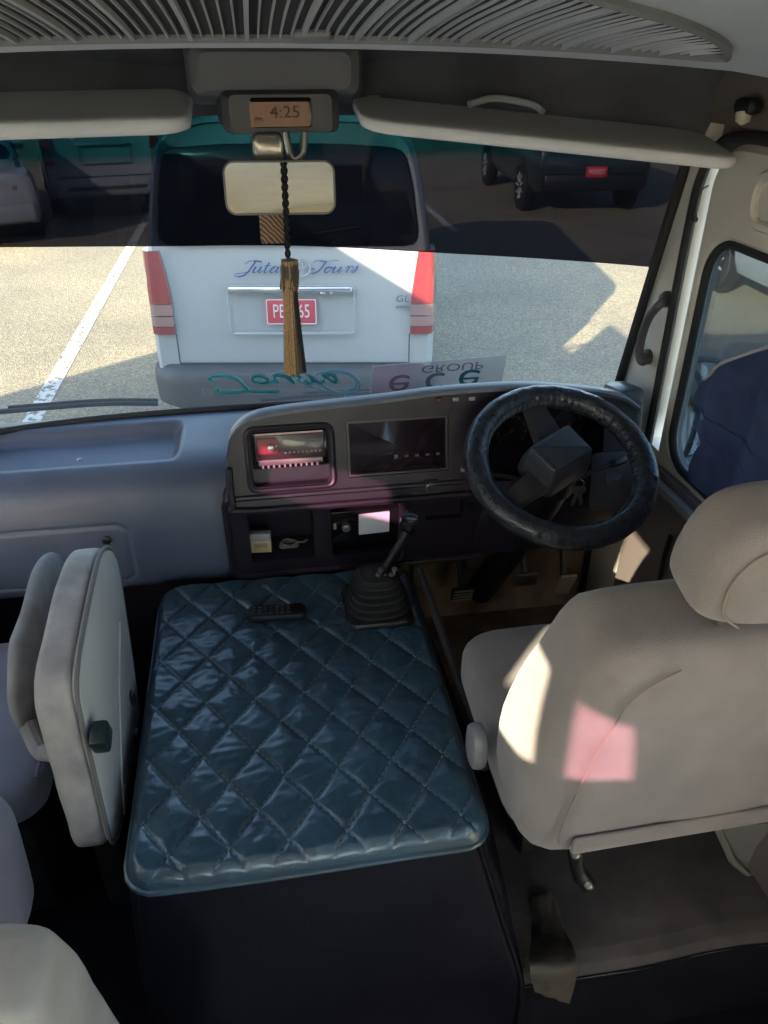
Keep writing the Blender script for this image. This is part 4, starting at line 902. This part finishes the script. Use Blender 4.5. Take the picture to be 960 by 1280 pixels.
q = MB(); q.lathe([(.055, -.08), (.05, -.04), (.045, -.02)], WC, WN, 24); q.build('hub_boss', dash_dark, SW)
ST = thing('column_stalk', 'black indicator stalk reaching right from the column behind the wheel', 'stalk', tuple(wpnt(.03, -.02, -.07)))
p0 = wpnt(.035, -.01, -.06); p1 = aty(781, 574, 1.60)
q = MB(); q.tube([p0, p0.lerp(p1, .5), p0.lerp(p1, .72)], [.008, .006, .007], 10); q.build('stem', black_pl, ST)
q = MB(); q.tube([p0.lerp(p1, .70), p0.lerp(p1, .74), p0.lerp(p1, .97), p1], [.007, .0105, .011, .008], 12); q.build('grip', black_pl, ST)
ST = thing('column_stalk', 'short stalk tip poking out left of the steering wheel rim', 'stalk', tuple(wpnt(-.03, -.02, -.07)))
p0 = wpnt(-.035, -.01, -.06); p1 = aty(576, 586, 1.58)
q = MB(); q.tube([p0, p0.lerp(p1, .5), p0.lerp(p1, .75)], [.008, .006, .007], 10); q.build('stem', black_pl, ST)
q = MB(); q.tube([p0.lerp(p1, .74), p0.lerp(p1, .78), p1], [.007, .010, .008], 12); q.build('grip', mat('tip_grey', (.12, .13, .14), .35), ST)
KY = thing('ignition_keys', 'bunch of keys hanging from the steering column below the horn pad', 'keys', tuple(aty(722, 600, 1.58)))
kp = aty(724, 606, 1.56)
q = MB(); q.tube([kp + V((.012 * cos(a_), 0, .014 * sin(a_))) for a_ in [2 * pi * j / 20 for j in range(20)]], .0012, 6, True); q.build('key_ring', steel, KY)
for dx, rz_ in ((-.008, .2), (.006, -.25)):
    q = MB(); q.box(kp + V((dx, -.004, -.035)), (.010, .002, .045), .001, Euler((0, rz_, 0))); q.lathe([(.011, 0), (.011, .003)], kp + V((dx - rz_ * .05 * 0, -.004, -.012)), (0, -1, 0), 12); q.build('key', steel, KY)

# ------------------------------------------------------------------ pedals and footwell
q = MB(); q.box((.66, 1.42, .70 - .02), (.66, 1.2, .04)); struct(q.build('footwell_floor', mat('footwell_brown', (.16, .105, .07), .9, bump=.5, bscale=300, var=.4, vscale=12)))
q = MB(); q.box((.66, 1.955, .86), (.62, .03, .34), .01); q.box((.45, 1.93, .90), (.12, .05, .13), .02); q.box((.60, 1.93, .95), (.09, .05, .10), .02); struct(q.build('toe_board', mat('toe_board_brown', (.20, .14, .095), .85, bump=.4, bscale=200, var=.35, vscale=14), smooth=False))
def pedal(name, label, px, py, w_, h_, m, tilt=R(35), ribs=0):
    p = aty(px, py, 1.80); t = thing(name, label, 'pedal', tuple(p)); rot = Euler((tilt - pi / 2 + R(90), 0, 0))
    q = MB(); q.box(p, (w_, .012, h_), .005, rot); 
    pl = q.build('pad', m, t)
    if ribs:
        q = MB()
        for k in range(ribs):
            o = V((0, -.0075, -h_ * .42 + h_ * .84 * k / (ribs - 1))); o.rotate(rot); q.box(p + o, (w_ * .86, .003, h_ / ribs * .45), .0008, rot)
        q.build('tread', mat('tread_metal', (.40, .36, .30), .45, .4), pl)
    q = MB(); q.tube(spline([p + V((0, .01, .0)), p + V((.0, .05, .08)), p + V((-.01, .08, .2)), p + V((-.01, .08, .3))], 5), .009, 8); q.build('arm', black_pl, t)
    return t
pedal('accelerator_pedal', 'ribbed metal accelerator pedal, rightmost of the pedals', 706, 730, .052, .105, mat('pedal_tan', (.42, .35, .26), .45, .3), R(25), 9)
pedal('brake_pedal', 'worn metal brake pedal in the middle of the footwell', 657, 724, .072, .06, steel, R(20), 0)
pedal('clutch_pedal', 'dark clutch pedal with a scuffed lower edge left of the steering column', 578, 742, .07, .055, black_pl, R(20), 4)

# ------------------------------------------------------------------ engine cover with quilted mat
EC = thing('engine_cover', 'engine cover topped with a blue-black diamond quilted vinyl mat', 'engine cover', (.01, 1.2, FL))
def cx_l(y): return -.316 - .012 * (y - .85)
def cx_r(y): return .335
y0c, y1c = .842, 1.70
def mat_pt(u, v):
    y = y0c + (y1c - y0c) * v; x = cx_l(y) + (cx_r(y) - cx_l(y)) * u
    hx, hy, rc = (cx_r(y) - cx_l(y)) / 2, (y1c - y0c) / 2, .055
    X = x - (cx_l(y) + cx_r(y)) / 2; Yy = y - (y0c + y1c) / 2
    qx, qy = abs(X) - hx + rc, abs(Yy) - hy + rc
    if qx > 0 and qy > 0:
        dd = hypot(qx, qy)
        if dd > rc: X = math.copysign(hx - rc + qx * rc / dd, X); Yy = math.copysign(hy - rc + qy * rc / dd, Yy); qx, qy = abs(X) - hx + rc, abs(Yy) - hy + rc
    dist = rc - (hypot(max(qx, 0), max(qy, 0)) + min(max(qx, qy), 0)); dist = max(0, dist)
    x = X + (cx_l(y) + cx_r(y)) / 2; y = Yy + (y0c + y1c) / 2
    a = x / .105 + y / .145 + .18; b = x / .105 - y / .145 + .42
    pf = min(abs(sin(pi * a)), abs(sin(pi * b))); pf2 = abs(sin(pi * a)) * abs(sin(pi * b))
    puff = .005 * (1 - math.exp(-pf / .13)) + .0045 * pf2
    wr_ = .0022 * nz(x * 16, y * 30, 1) * pf ** .5 + .0014 * nz(x * 42 + 3 * nz(x * 6, y * 6), y * 60, 5) * pf ** .3
    edge_ = -.028 * (1 - sqrt(max(0, 1 - (1 - min(1, dist / .022)) ** 2)))
    k = min(1, dist / .02)
    return (x, y, 1.095 + (puff + wr_) * k + edge_ + .006 * nz(x * 3, y * 3, 9))
q = MB(); q.grid(mat_pt, 250, 330); q.build('quilted_mat', vinyl_quilt, EC, 80)
q = MB()                                # thread showing along the seams
for sg in (1, -1):
    off = .18 if sg == 1 else .42
    for n_ in range(-12, 22):
        for k in range(0, 66):
            seg_ = []
            for e in (0, .55):
                y = .86 + (k + e) * .0125; x = (n_ - off - sg * y / .145) * .105
                if not (-.295 < x < .312 and y < 1.66): break
                u_, v_ = (x - cx_l(y)) / (cx_r(y) - cx_l(y)), (y - y0c) / (y1c - y0c); seg_.append(V(mat_pt(u_, v_)) + V((0, 0, .0012)))
            if len(seg_) == 2: q.tube(seg_, .0011, 4)
q.build('stitching', mat('mat_thread', (.24, .31, .35), .6), EC)
q = MB(); per = []
for k in range(120):
    t = k / 120 * 4
    u, v = ((t, 0) if t < 1 else (1, t - 1) if t < 2 else (3 - t, 1) if t < 3 else (0, 4 - t)); p = V(mat_pt(u, v)); per.append(p + V((0, 0, -.004)))
q.tube(per, .0065, 8, True); q.build('piping', vinyl_quilt, EC)
q = MB(); seam = []
def skirt(u, v):
    pp = spline(SK, 10); i = u * (len(pp) - 1); k = min(int(i), len(pp) - 2); p = pp[k].lerp(pp[k + 1], i - k)
    fl_ = 1 + 0 * v; out = V((p.x - .01, p.y - 1.3, 0)).normalized()
    z = 1.058 - (1.058 - FL) * v; o = -.006 + .145 * (1 - (1 - v) ** 2) + (.014 * sin(u * 27 + 1.6 * sin(v * 3)) + .03 * nz(u * 7, v * 2.5, 3)) * sst(.05, .6, v)
    o *= .25 + .75 * sst(-.30, -.15, p.x); return (p.x + out.x * o, p.y + out.y * o, z)
SK = [(-.325, 1.70, 0), (-.322, 1.3, 0), (-.318, .93, 0), (-.30, .86, 0), (-.25, .843, 0), (0, .842, 0), (.26, .843, 0), (.315, .86, 0), (.335, .93, 0), (.336, 1.3, 0), (.336, 1.70, 0)]
q.grid(skirt, 160, 30); q.build('skirt', vinyl_dark, EC, 80)
q = MB(); q.tube([V(skirt(.685, k / 20)) + V((.003, -.003, 0)) for k in range(21)], .005, 6); q.build('skirt_seam', vinyl_dark, EC)
# remote control on the mat
RMT = thing('remote_control', 'slim black remote control lying on the far edge of the quilted mat', 'remote control', tuple(atz(346, 766, 1.115)))
rc_ = atz(346, 766, 1.112); rr_ = R(-4)
rf_ = lambda u, v, d: rc_ + V((u * cos(rr_) - v * sin(rr_), u * sin(rr_) + v * cos(rr_), d))
q = MB(); q.slab(rrect(.142, .048, .016, 5), rf_, -.008, .010, .005); q.build('case', mat('remote_black', (.010, .011, .014), .5, bump=.2, bscale=300), RMT)
q = MB()
for i in range(7):
    for j in range(3): q.box(rf_(-.055 + i * .014, -.012 + j * .012, .011), (.008, .007, .003), .001, Euler((0, 0, rr_)))
q.build('buttons', mat('remote_keys', (.05, .055, .06), .5), RMT)
# gear lever
GL_ = thing('gear_lever', 'tall gear lever with round knob rising from a ribbed rubber boot', 'gear lever', (.227, 1.52, 1.10))
gc = V((.222, 1.515, 1.098))
q = MB(); q.slab(rrect(.165, .175, .025, 5, gc.x, gc.y), lambda u, v, d: (u, v, gc.z + d), .0, .022, .008); q.build('base_plate', black_pl, GL_)
q = MB(); prof = []
for k in range(5):
    r0 = .078 - .006 * k; z0 = .020 + .017 * k
    prof += [(r0 * .84, z0), (r0, z0 + .004), (r0, z0 + .011), (r0 * .82, z0 + .015)]
prof += [(.040, .108), (.022, .112), (.014, .118)]
q.loft([[gc + V((r_ * math.copysign(abs(cos(a_)) ** .7, cos(a_)), r_ * math.copysign(abs(sin(a_)) ** .7, sin(a_)), h_)) for a_ in [2 * pi * j / 40 for j in range(40)]] for r_, h_ in prof]); q.build('rubber_boot', rubber, GL_)
kt = aty(512, 655, 1.52)
q = MB(); q.tube(spline([gc + V((0, 0, .09)), gc.lerp(kt, .5) + V((.004, 0, .045)), kt + V((0, 0, -.012))], 6), .0085, 10); q.build('lever_rod', black_pl, GL_)
q = MB(); q.lathe([(.010, -.03), (.014, -.02), (.022, -.006), (.0245, .006), (.022, .018), (.012, .026), (.001, .028)], kt, (.05, -.25, 1), 24); kn = q.build('knob', mat('knob_black', (.012, .012, .014), .12, coat=.5), GL_)
q = MB(); q.lathe([(.017, .0235), (.018, .026), (.015, .0275)], kt, (.05, -.25, 1), 24); q.build('knob_cap', chrome, kn)
HB = thing('small_lever', 'short chrome tipped lever cluster at the top of the gear boot', 'lever', tuple(aty(483, 715, 1.58)))
q = MB()
for dx, dz in ((-.022, 0), (-.006, -.006), (.010, -.004), (.018, .012), (-.016, .014)): q.lathe([(.004, -.03), (.004, -.004), (.0075, 0), (.006, .006), (.001, .008)], aty(484, 718, 1.50) + V((dx, 0, dz)), (0, -.4, 1), 10)
q.build('lever_tips', steel, HB)

# ================================================================== driver's seat
def seat_frame(o, lean): return V(o), V((1, 0, 0)), V((0, -sin(lean), cos(lean))), V((0, -cos(lean), -sin(lean)))
DS = thing('driver_seat', 'tan fabric driver seat with headrest seen from behind on the right', 'seat', (.64, 1.05, .72))
O, X_, U_, N_ = seat_frame((.645, .885, 1.05), R(9))
def bp_(u, v, d): 
    wing = .9 * max(0, abs(u) - .16) ** 2 * 2.2
    return O + X_ * u + U_ * v + N_ * (d - wing + .007 * nz(u * 6, v * 5, d * 3) + .0025 * nz(u * 22, v * 9 + 3 * u, 4))
half = [(.0, .0), (.21, .0), (.262, .03), (.285, .10), (.292, .20), (.290, .28), (.276, .38), (.254, .46), (.236, .532), (.214, .566), (.10, .574), (0, .572)]
lp = half + [(-a, b) for a, b in half[::-1][1:-1]]
lp = smooth_loop(lp, 1)
q = MB(); q.pillow(lp, bp_, .165, n=6.5, rings=22); q.build('backrest', tan_fab, DS, 70)
for sx in (-1, 1):
    q = MB(); q.tube([bp_(sx * u, v, .0872 - .0) for u, v in [tuple(p)[:2] for p in spline([(.12, .545, 0), (.165, .505, 0), (.185, .45, 0), (.205, .3, 0), (.215, .12, 0), (.213, .085, 0)], 6)]], .0022, 6); q.build('seam', tan_dark, DS)
q = MB(); q.slab(rrect(.40, .055, .012, 4, .01, .078), lambda u, v, d: bp_(u, v, .084 + d), .0, .008, .004); q.build('lower_flap', tan_fab, DS)
hc = V((.650, .742, 1.736)); hu = V((0, -sin(R(14)), cos(R(14)))); hn = V((0, -cos(R(14)), -sin(R(14))))
hl_ = smooth_loop([(-.128, -.03), (-.118, -.085), (-.06, -.098), (.06, -.098), (.118, -.085), (.128, -.03), (.118, .06), (.08, .095), (0, .102), (-.08, .095), (-.118, .06)], 2)
hp_ = lambda u, v, d: hc + X_ * u + hu * v + hn * (d - 1.2 * u * u)
q = MB(); q.pillow(hl_, hp_, .115, n=4.6, rings=18); hr = q.build('headrest', tan_fab, DS, 70)
q = MB(); q.tube([hp_(u, v, .0555) for u, v in [tuple(p)[:2] for p in spline([(-.05, .083, 0), (-.085, .05, 0), (-.098, 0, 0), (-.09, -.055, 0), (-.06, -.085, 0)], 6)]], .0018, 6); q.build('headrest_seam', tan_dark, hr)
for sx in (-.055, .055):
    q = MB(); q.cyl(hc + V((sx, .0, -.08)), hc + V((sx, .03, -.16)), .0065); q.build('headrest_post', chrome, DS)
def cushp(u, v, d):
    side = .8 * max(0, abs(u) - .17) ** 2
    return V((.635 + u, 1.08 + v, 1.10 + d + side * 2 + .02 * v + .004 * nz(u * 8, v * 8)))
q = MB(); q.pillow(smooth_loop(rrect(.53, .50, .10, 5), 1), cushp, .165, n=4, rings=14); q.build('cushion', mat('seat_cushion_fabric', (.26, .235, .225), .9, bump=.45, bscale=900, var=.12, vscale=6, sheen=.3), DS, 70)
q = MB(); q.box((.635, 1.15, .98), (.46, .34, .10), .03); q.build('seat_base', mat('base_dark', (.015, .014, .015), .7), DS)
for x in (.50, .80):
    q = MB(); q.box((x, 1.22, .83), (.04, .36, .22), .006); q.build('rail', mat('rail_dark', (.03, .03, .03), .5), DS)
kp = atx(600, 932, .343)
q = MB(); q.slab(smooth_loop([(-.035, -.045), (.03, -.05), (.04, .02), (.015, .05), (-.03, .04)], 2), lambda u, v, d: V((.352 - d, kp.y + u, kp.z + v)), .0, .03, .01); q.build('recliner_knob', mat('knob_pale', (.24, .24, .25), .45), DS)
BR = thing('seat_bracket', 'angled grey seat bracket standing on the brown carpet under the driver seat', 'bracket', (.84, .92, .75))
a = [atd(895, 1030, 1.62), atd(915, 1075, 1.68), atd(935, 1092, 1.72), atd(990, 1085, 1.72), atd(990, 1030, 1.6)]
q = MB(); q.loft([[p for p in a], [p + V((.0, .05, .012)) for p in a]]); q.tube([a[0], a[1], a[2], a[3]], .009, 8); q.build('plate', mat('bracket_grey', (.20, .19, .175), .45, bump=.2, bscale=200), BR)
BK = thing('belt_anchor', 'black seat belt anchor strap hanging below the backrest above the carpet', 'belt anchor', tuple(atd(722, 1080, 1.58)))
q = MB(); an = [atd(726, 1040, 1.47), atd(720, 1066, 1.475), atd(724, 1090, 1.49), atd(735, 1106, 1.50)]
q.tube(spline(an, 6), [.017] * 7 + [.015] * 6 + [.0165] * 6, 12); q.build('strap', black_pl, BK)
for (px, py, D) in ((719, 1068, 1.457), (735, 1106, 1.482)):
    p = atd(px, py, D); q = MB(); q.lathe([(.0085, 0), (.0085, .004), (.005, .007)], p, (CP - p), 14); q.build('bolt', steel, BK)
q = MB(); q.tube([atd(729, 1048, 1.44), atd(731, 1062, 1.45)], .005, 8); q.build('buckle_pin', chrome, BK)
# carpeted step under the driver
def step_pt(u, v):
    x = .352 + .66 * u
    pr = [(1.40, .722), (.86, .722), (.815, .717), (.79, .708), (.772, .690)]
    i = v * (len(pr) - 1); k = min(int(i), len(pr) - 2); t = i - k
    y = pr[k][0] + (pr[k + 1][0] - pr[k][0]) * t; z = pr[k][1] + (pr[k + 1][1] - pr[k][1]) * t
    return (x, y - .02 * nz(x * 3, 0, 2), z + .006 * nz(x * 5, y * 5, 4))
q = MB(); q.grid(step_pt, 40, 48); struct(q.build('carpeted_step', carpet, angle=80))
q = MB(); q.loft([[(x, .775 - .02 * nz(x * 3, 0, 2), .694), (x, .755, .65), (x, .75, .50)] for x in [.352 + .66 * k / 20 for k in range(21)]], closed=False); struct(q.build('step_riser', floor_mat))  # dark vinyl stands in for the shade on this rear-facing riser
q = MB(); FP = [atd(671, 1122, 1.72), atd(690, 1112, 1.70), atd(700, 1160, 1.76), atd(716, 1190, 1.80), atd(715, 1235, 1.84), atd(690, 1250, 1.86)]
def flap(u, v):
    L0 = spline([atz(664, 1122, .732), atz(664, 1165, .730), aty(662, 1205, .748), aty(668, 1240, .738)], 6); R0 = spline([atz(692, 1110, .732), atz(706, 1160, .732), aty(722, 1205, .752), aty(712, 1255, .738)], 6)
    i = v * 18; k = min(int(i), 17); t = i - k; a = L0[k].lerp(L0[k + 1], t); b = R0[k].lerp(R0[k + 1], t)
    return a.lerp(b, u) + V((0, -.008 * sin(pi * u), .012 * sin(pi * u) + .006 * nz(u * 5, v * 7, 2)))
q.bm.clear(); q.grid(flap, 14, 30); tag(q.build('trim_flap', mat('flap_beige', (.055, .047, .038), .7, bump=.5, bscale=60, var=.35, vscale=20), loc=tuple(atz(690, 1165, .73)), angle=80), 'crumpled beige trim flap between the dark cover skirt and the carpet', 'trim')
q = MB(); q.tube(spline([atd(524, 712, 1.98), atd(545, 770, 1.88), atd(565, 830, 1.80), atd(590, 900, 1.68), atd(606, 960, 1.58)], 6), .010, 8); tag(q.build('floor_trim_strip', mat('strip_brown', (.03, .027, .027), .6, var=.3, vscale=20), loc=tuple(atd(565, 830, 1.80))), 'narrow brown trim strip along the right side of the quilted mat', 'trim')

# ================================================================== passenger side seats
FS = thing('folded_seat', 'cream backrest of the folded passenger seat standing left of the quilted mat', 'seat', (-.39, 1.15, .98))
sl = smooth_loop([(1.30, 1.452), (1.37, 1.440), (1.425, 1.40), (1.446, 1.345), (1.405, 1.19), (1.365, 1.05), (1.345, .99), (1.29, .965), (1.10, .985), (1.0, 1.01), (.968, 1.04), (.972, 1.10), (.985, 1.228), (.992, 1.33), (1.0, 1.385), (1.04, 1.415), (1.15, 1.435)], 2)
cxs = lambda u, v, d: V((-.388 + d + .004 * nz(u * 14, v * 14, d * 20), u, v))
q = MB(); q.pillow(sl, lambda u, v, d: cxs(u, v, d * 1) + V((-.008, 0, 0)), .080, n=5.5, rings=16); q.build('fabric_pad', soiled_cream, FS, 70)
q = MB(); q.slab(offset(sl, .006), lambda u, v, d: V((-.362 + d, u, v)), -.006, .010, .006); pn = q.build('back_panel', mat('panel_cream', (.46, .45, .43), .5, bump=.2, bscale=120, var=.06), FS)
q = MB(); q.tube([V((-.357, u, v)) for u, v in offset(sl, .001)], .0042, 8, True); q.build('welt', mat('welt_dark', (.16, .15, .15), .7), FS)
pk = smooth_loop([(1.16, 1.20), (1.36, 1.22), (1.31, 1.03), (1.2, 1.0), (1.11, 1.02)], 2)
q = MB(); q.tube([V((-.351, u, v)) for u, v in [(1.335, 1.27), (1.22, 1.19), (1.10, 1.07), (1.06, 1.01)]], .0028, 6); q.build('panel_crease', MATS['panel_cream'], pn)
for (yy, zz) in ((1.10, 1.03), (1.27, 1.01)):
    q = MB(); q.lathe([(.010, 0), (.010, .004), (.006, .006)], (-.352, yy, zz), (1, 0, 0), 14); q.build('bolt', steel, FS)
kb = atx(117, 922, -.345)
q = MB(); q.box(kb + V((.012, 0, 0)), (.03, .045, .045), .007, Euler((R(20), 0, 0))); q.build('latch_block', mat('latch_green', (.015, .028, .028), .35), FS)
kb2 = atx(166, 872, -.347); q = MB(); q.box(kb2, (.008, .02, .03), .003); q.build('latch_slot', black_pl, FS)
s2 = smooth_loop([(1.50, 1.36), (1.56, 1.30), (1.50, 1.16), (1.30, 1.05), (1.16, 1.08), (1.105, 1.20), (1.10, 1.30), (1.15, 1.345), (1.30, 1.375), (1.42, 1.385)], 2)
q = MB(); q.pillow(s2, lambda u, v, d: V((-.505 + d + .006 * nz(u * 12, v * 12), u, v)), .05, n=2.6, rings=10); q.build('arm_pad', mat('soiled_grey', (.34, .33, .33), .75, bump=.5, bscale=70, col2=(.24, .22, .21), vscale=16), FS, 70)
q = MB(); q.tube(spline([V((-.50, 1.12, 1.22)), V((-.475, 1.08, 1.19)), V((-.45, 1.06, 1.20)), V((-.42, 1.03, 1.22))], 6), [.016] * 19, 10); q.build('pull_loop', MATS['soiled_grey'], FS)
q = MB(); q.box((-.40, 1.2, .84), (.06, .3, .24), .02); q.build('hinge_leg', black_pl, FS)
PS = thing('passenger_seat', 'lavender grey passenger seat cushion at the far left edge', 'seat', (-.72, 1.3, .6))
q = MB(); q.pillow(smooth_loop(rrect(.50, .52, .08, 5), 1), lambda u, v, d: V((-.79 + u, 1.40 + v, .95 + d + .004 * nz(u * 8, v * 8))), .15, n=4, rings=12); q.build('cushion', lav_fab, PS, 70)
q = MB(); q.pillow(smooth_loop(rrect(.44, .34, .09, 5), 1), lambda u, v, d: V((-.745 + u, .965 - d + .15 * (v + .1), 1.0 + v)), .15, n=3.4, rings=12); q.build('backrest', lav_fab, PS, 70)
q = MB(); q.tube(spline([(-.535, 1.64, 1.02), (-.535, 1.40, 1.03), (-.535, 1.16, 1.03)], 6), .004, 6); q.build('seam', mat('lav_piping', (.18, .17, .21), .9), PS)
q = MB(); q.box((-.78, 1.38, .74), (.42, .46, .30), .03); q.build('seat_base', black_pl, PS)
NS = thing('near_seat', 'beige vinyl seat back in the near left corner', 'seat', (-.52, .5, .5))
O2, _, U2, N2 = seat_frame((-.535, .60, .893), R(12))
nb = smooth_loop([(-.24, 0), (.24, 0), (.265, .1), (.275, .45), (.276, .60), (.268, .650), (.18, .664), (.0, .640), (-.18, .664), (-.268, .650), (-.276, .60), (-.27, .45), (-.265, .1)], 2)
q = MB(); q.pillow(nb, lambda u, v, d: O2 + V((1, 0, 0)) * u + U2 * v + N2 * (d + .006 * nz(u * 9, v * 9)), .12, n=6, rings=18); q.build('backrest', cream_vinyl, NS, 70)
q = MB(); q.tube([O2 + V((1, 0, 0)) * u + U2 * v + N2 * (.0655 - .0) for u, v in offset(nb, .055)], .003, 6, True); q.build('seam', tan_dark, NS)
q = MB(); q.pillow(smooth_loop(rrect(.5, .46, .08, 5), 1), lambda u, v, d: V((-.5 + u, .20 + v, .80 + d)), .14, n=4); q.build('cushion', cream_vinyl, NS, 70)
q = MB(); q.box((-.5, .25, .62), (.42, .30, .2), .02); q.build('seat_base', black_pl, NS)
# cabin seats behind the camera (seen in the mirror)
for i, (x, y) in enumerate(((-.6, -1.1), (.6, -1.1), (-.6, -2.2), (.6, -2.2))):
    t = thing('passenger_seat', ['lavender grey cabin seat behind the aisle, left front', 'lavender grey cabin seat behind the aisle, right front', 'lavender grey cabin seat at the back left', 'lavender grey cabin seat at the back right'][i], 'seat', (x, y, FL), 'cabin seats')
    q = MB(); q.pillow(nb, lambda u, v, d: V((x + u, y - .15 - v * .15 + d, .95 + v)), .13, n=3.6); q.build('backrest', lav_fab, t, 70)
    q = MB(); q.pillow(smooth_loop(rrect(.5, .46, .08, 5), 1), lambda u, v, d: V((x + u, y + .1 + v, .95 + d)), .14, n=4); q.build('cushion', lav_fab, t, 70)
    q = MB(); q.box((x, y + .05, .70), (.42, .36, .4), .02); q.build('seat_base', black_pl, t)

# ================================================================== wipers, reflections painted on the glass
def wiper(label, pts, r):
    t = thing('wiper', label, 'wiper', tuple(pts[0]), 'windscreen wipers')
    q = MB(); q.tube(spline(pts, 6), r, 8); q.build('arm', black_pl, t)
    q = MB(); q.tube([p + V((0, .012, .006)) for p in spline(pts[1:], 6)], r * .7, 6); q.build('blade', rubber, t)
wiper('black wiper resting along the bottom of the glass on the passenger side', [V((-1.1, 2.19, 1.40)), V((-.75, 2.19, 1.41)), V((-.5, 2.19, 1.415)), V((-.33, 2.19, 1.405))], .008)
wiper('black wiper resting along the bottom of the glass near the middle', [V((-.03, 2.19, 1.395)), V((.1, 2.19, 1.40)), V((.25, 2.19, 1.40)), V((.45, 2.18, 1.40))], .006)
SK_ = thing('card_reflection', 'painted windscreen reflection of a pink and white card with upside down lettering above the instrument hood', 'card', tuple(on_ws(548, 470, .02)))  # reflection of a card on the dash, painted as film on the glass
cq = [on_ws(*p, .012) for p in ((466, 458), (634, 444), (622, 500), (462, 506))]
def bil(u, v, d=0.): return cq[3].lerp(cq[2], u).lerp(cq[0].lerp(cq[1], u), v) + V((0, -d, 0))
def card_reflection_mat():
    m = film('card_reflection_film', (.80, .80, .82), .55); n = m.node_tree; tc = n.nodes.new('ShaderNodeTexCoord'); sp = n.nodes.new('ShaderNodeSeparateXYZ'); n.links.new(tc.outputs['Object'], sp.inputs[0])
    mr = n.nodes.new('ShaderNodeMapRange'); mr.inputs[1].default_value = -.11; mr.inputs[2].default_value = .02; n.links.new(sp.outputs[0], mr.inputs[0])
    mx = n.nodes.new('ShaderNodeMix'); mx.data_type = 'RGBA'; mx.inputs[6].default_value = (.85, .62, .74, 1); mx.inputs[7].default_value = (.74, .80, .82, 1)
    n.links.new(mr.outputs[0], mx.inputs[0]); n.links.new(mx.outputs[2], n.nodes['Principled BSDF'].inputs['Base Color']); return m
q = MB(); q.grid(lambda u, v: bil(u, v), 8, 4); q.build('reflected_sheet', card_reflection_mat(), SK_, loc=tuple((cq[0] + cq[1] + cq[2] + cq[3]) / 4))
q = MB(); q.tube([bil(0, 0), bil(0, 1), bil(1, 1), bil(1, 0)], .0012, 5); q.build('reflected_edge', film('edge_reflection_film', (.9, .9, .88), .75), SK_)
teal = film('teal_reflection', (.02, .26, .30), .75); grey_refl = film('grey_reflection', (.20, .22, .24), .6); pink_refl = film('pink_reflection', (.38, .20, .28), .6)
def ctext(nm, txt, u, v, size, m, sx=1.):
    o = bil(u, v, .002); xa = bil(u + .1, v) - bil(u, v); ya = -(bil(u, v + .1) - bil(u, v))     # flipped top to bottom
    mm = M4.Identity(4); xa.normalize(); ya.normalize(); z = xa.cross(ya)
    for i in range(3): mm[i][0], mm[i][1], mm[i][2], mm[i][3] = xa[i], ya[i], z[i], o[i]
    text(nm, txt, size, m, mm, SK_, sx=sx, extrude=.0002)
ctext('reflected_word', 'GROUP', .60, .84, .036, grey_refl, 1.5)
ctext('letter', 'e', .21, .47, .125, pink_refl, 1.2); ctext('letter', 'c', .48, .47, .125, grey_refl, 1.2); ctext('letter', 'e', .74, .50, .125, teal, 1.2)  # reflected letters of the card, drawn as film
TW = thing('script_reflection', 'painted reflection of teal script, upside down low on the windscreen in front of the white van', 'lettering', tuple(on_ws(360, 480, .012)))  # reflected script drawn as strokes of film on the glass
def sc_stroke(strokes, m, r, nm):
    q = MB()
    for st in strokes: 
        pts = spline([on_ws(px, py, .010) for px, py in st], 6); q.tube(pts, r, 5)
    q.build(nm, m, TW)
tealf = film('teal_reflection_film', (.02, .36, .36), .75); pale = film('pale_reflection_film', (.25, .50, .55), .5)
_T = [[(-.1, .7), (-.12, .95), (.2, 1.0), (.6, .93), (1.0, 1.0), (1.3, 1.02)], [(.6, .95), (.52, .5), (.4, .12), (.1, -.06), (-.2, .05), (-.15, .3)]]
_o = [[(1.0, .48), (.8, .35), (.8, .08), (.98, .0), (1.12, .2), (1.08, .44), (.95, .46), (1.3, .38)]]
_u = [[(1.35, .5), (1.3, .15), (1.38, .0), (1.55, .1), (1.7, .48)], [(1.7, .5), (1.66, .12), (1.75, .02), (1.9, .2)]]
_r = [[(1.98, .3), (2.05, .55), (2.15, .42), (2.1, .0)], [(2.12, .3), (2.27, .52), (2.43, .46)]]
_s = [[(2.44, .1), (2.66, .55), (2.69, .2), (2.56, .0), (2.39, .08)]]
sc_stroke([[(272 + u * 54 + v * 7, 471 + v * 20 - u * 1.5) for u, v in st] for st in _T + _o + _u + _r + _s], tealf, .0052, 'teal_reflected_word')
sc_stroke([[(340, 468), (365, 464), (390, 470), (405, 482), (420, 490), (436, 488), (446, 480), (440, 470), (425, 466), (410, 470), (402, 478), (408, 486)], [(395, 467), (420, 463), (440, 468), (450, 480), (444, 490), (430, 494)], [(370, 474), (390, 484), (402, 488)]], pale, .0048, 'pale_reflected_swirl')
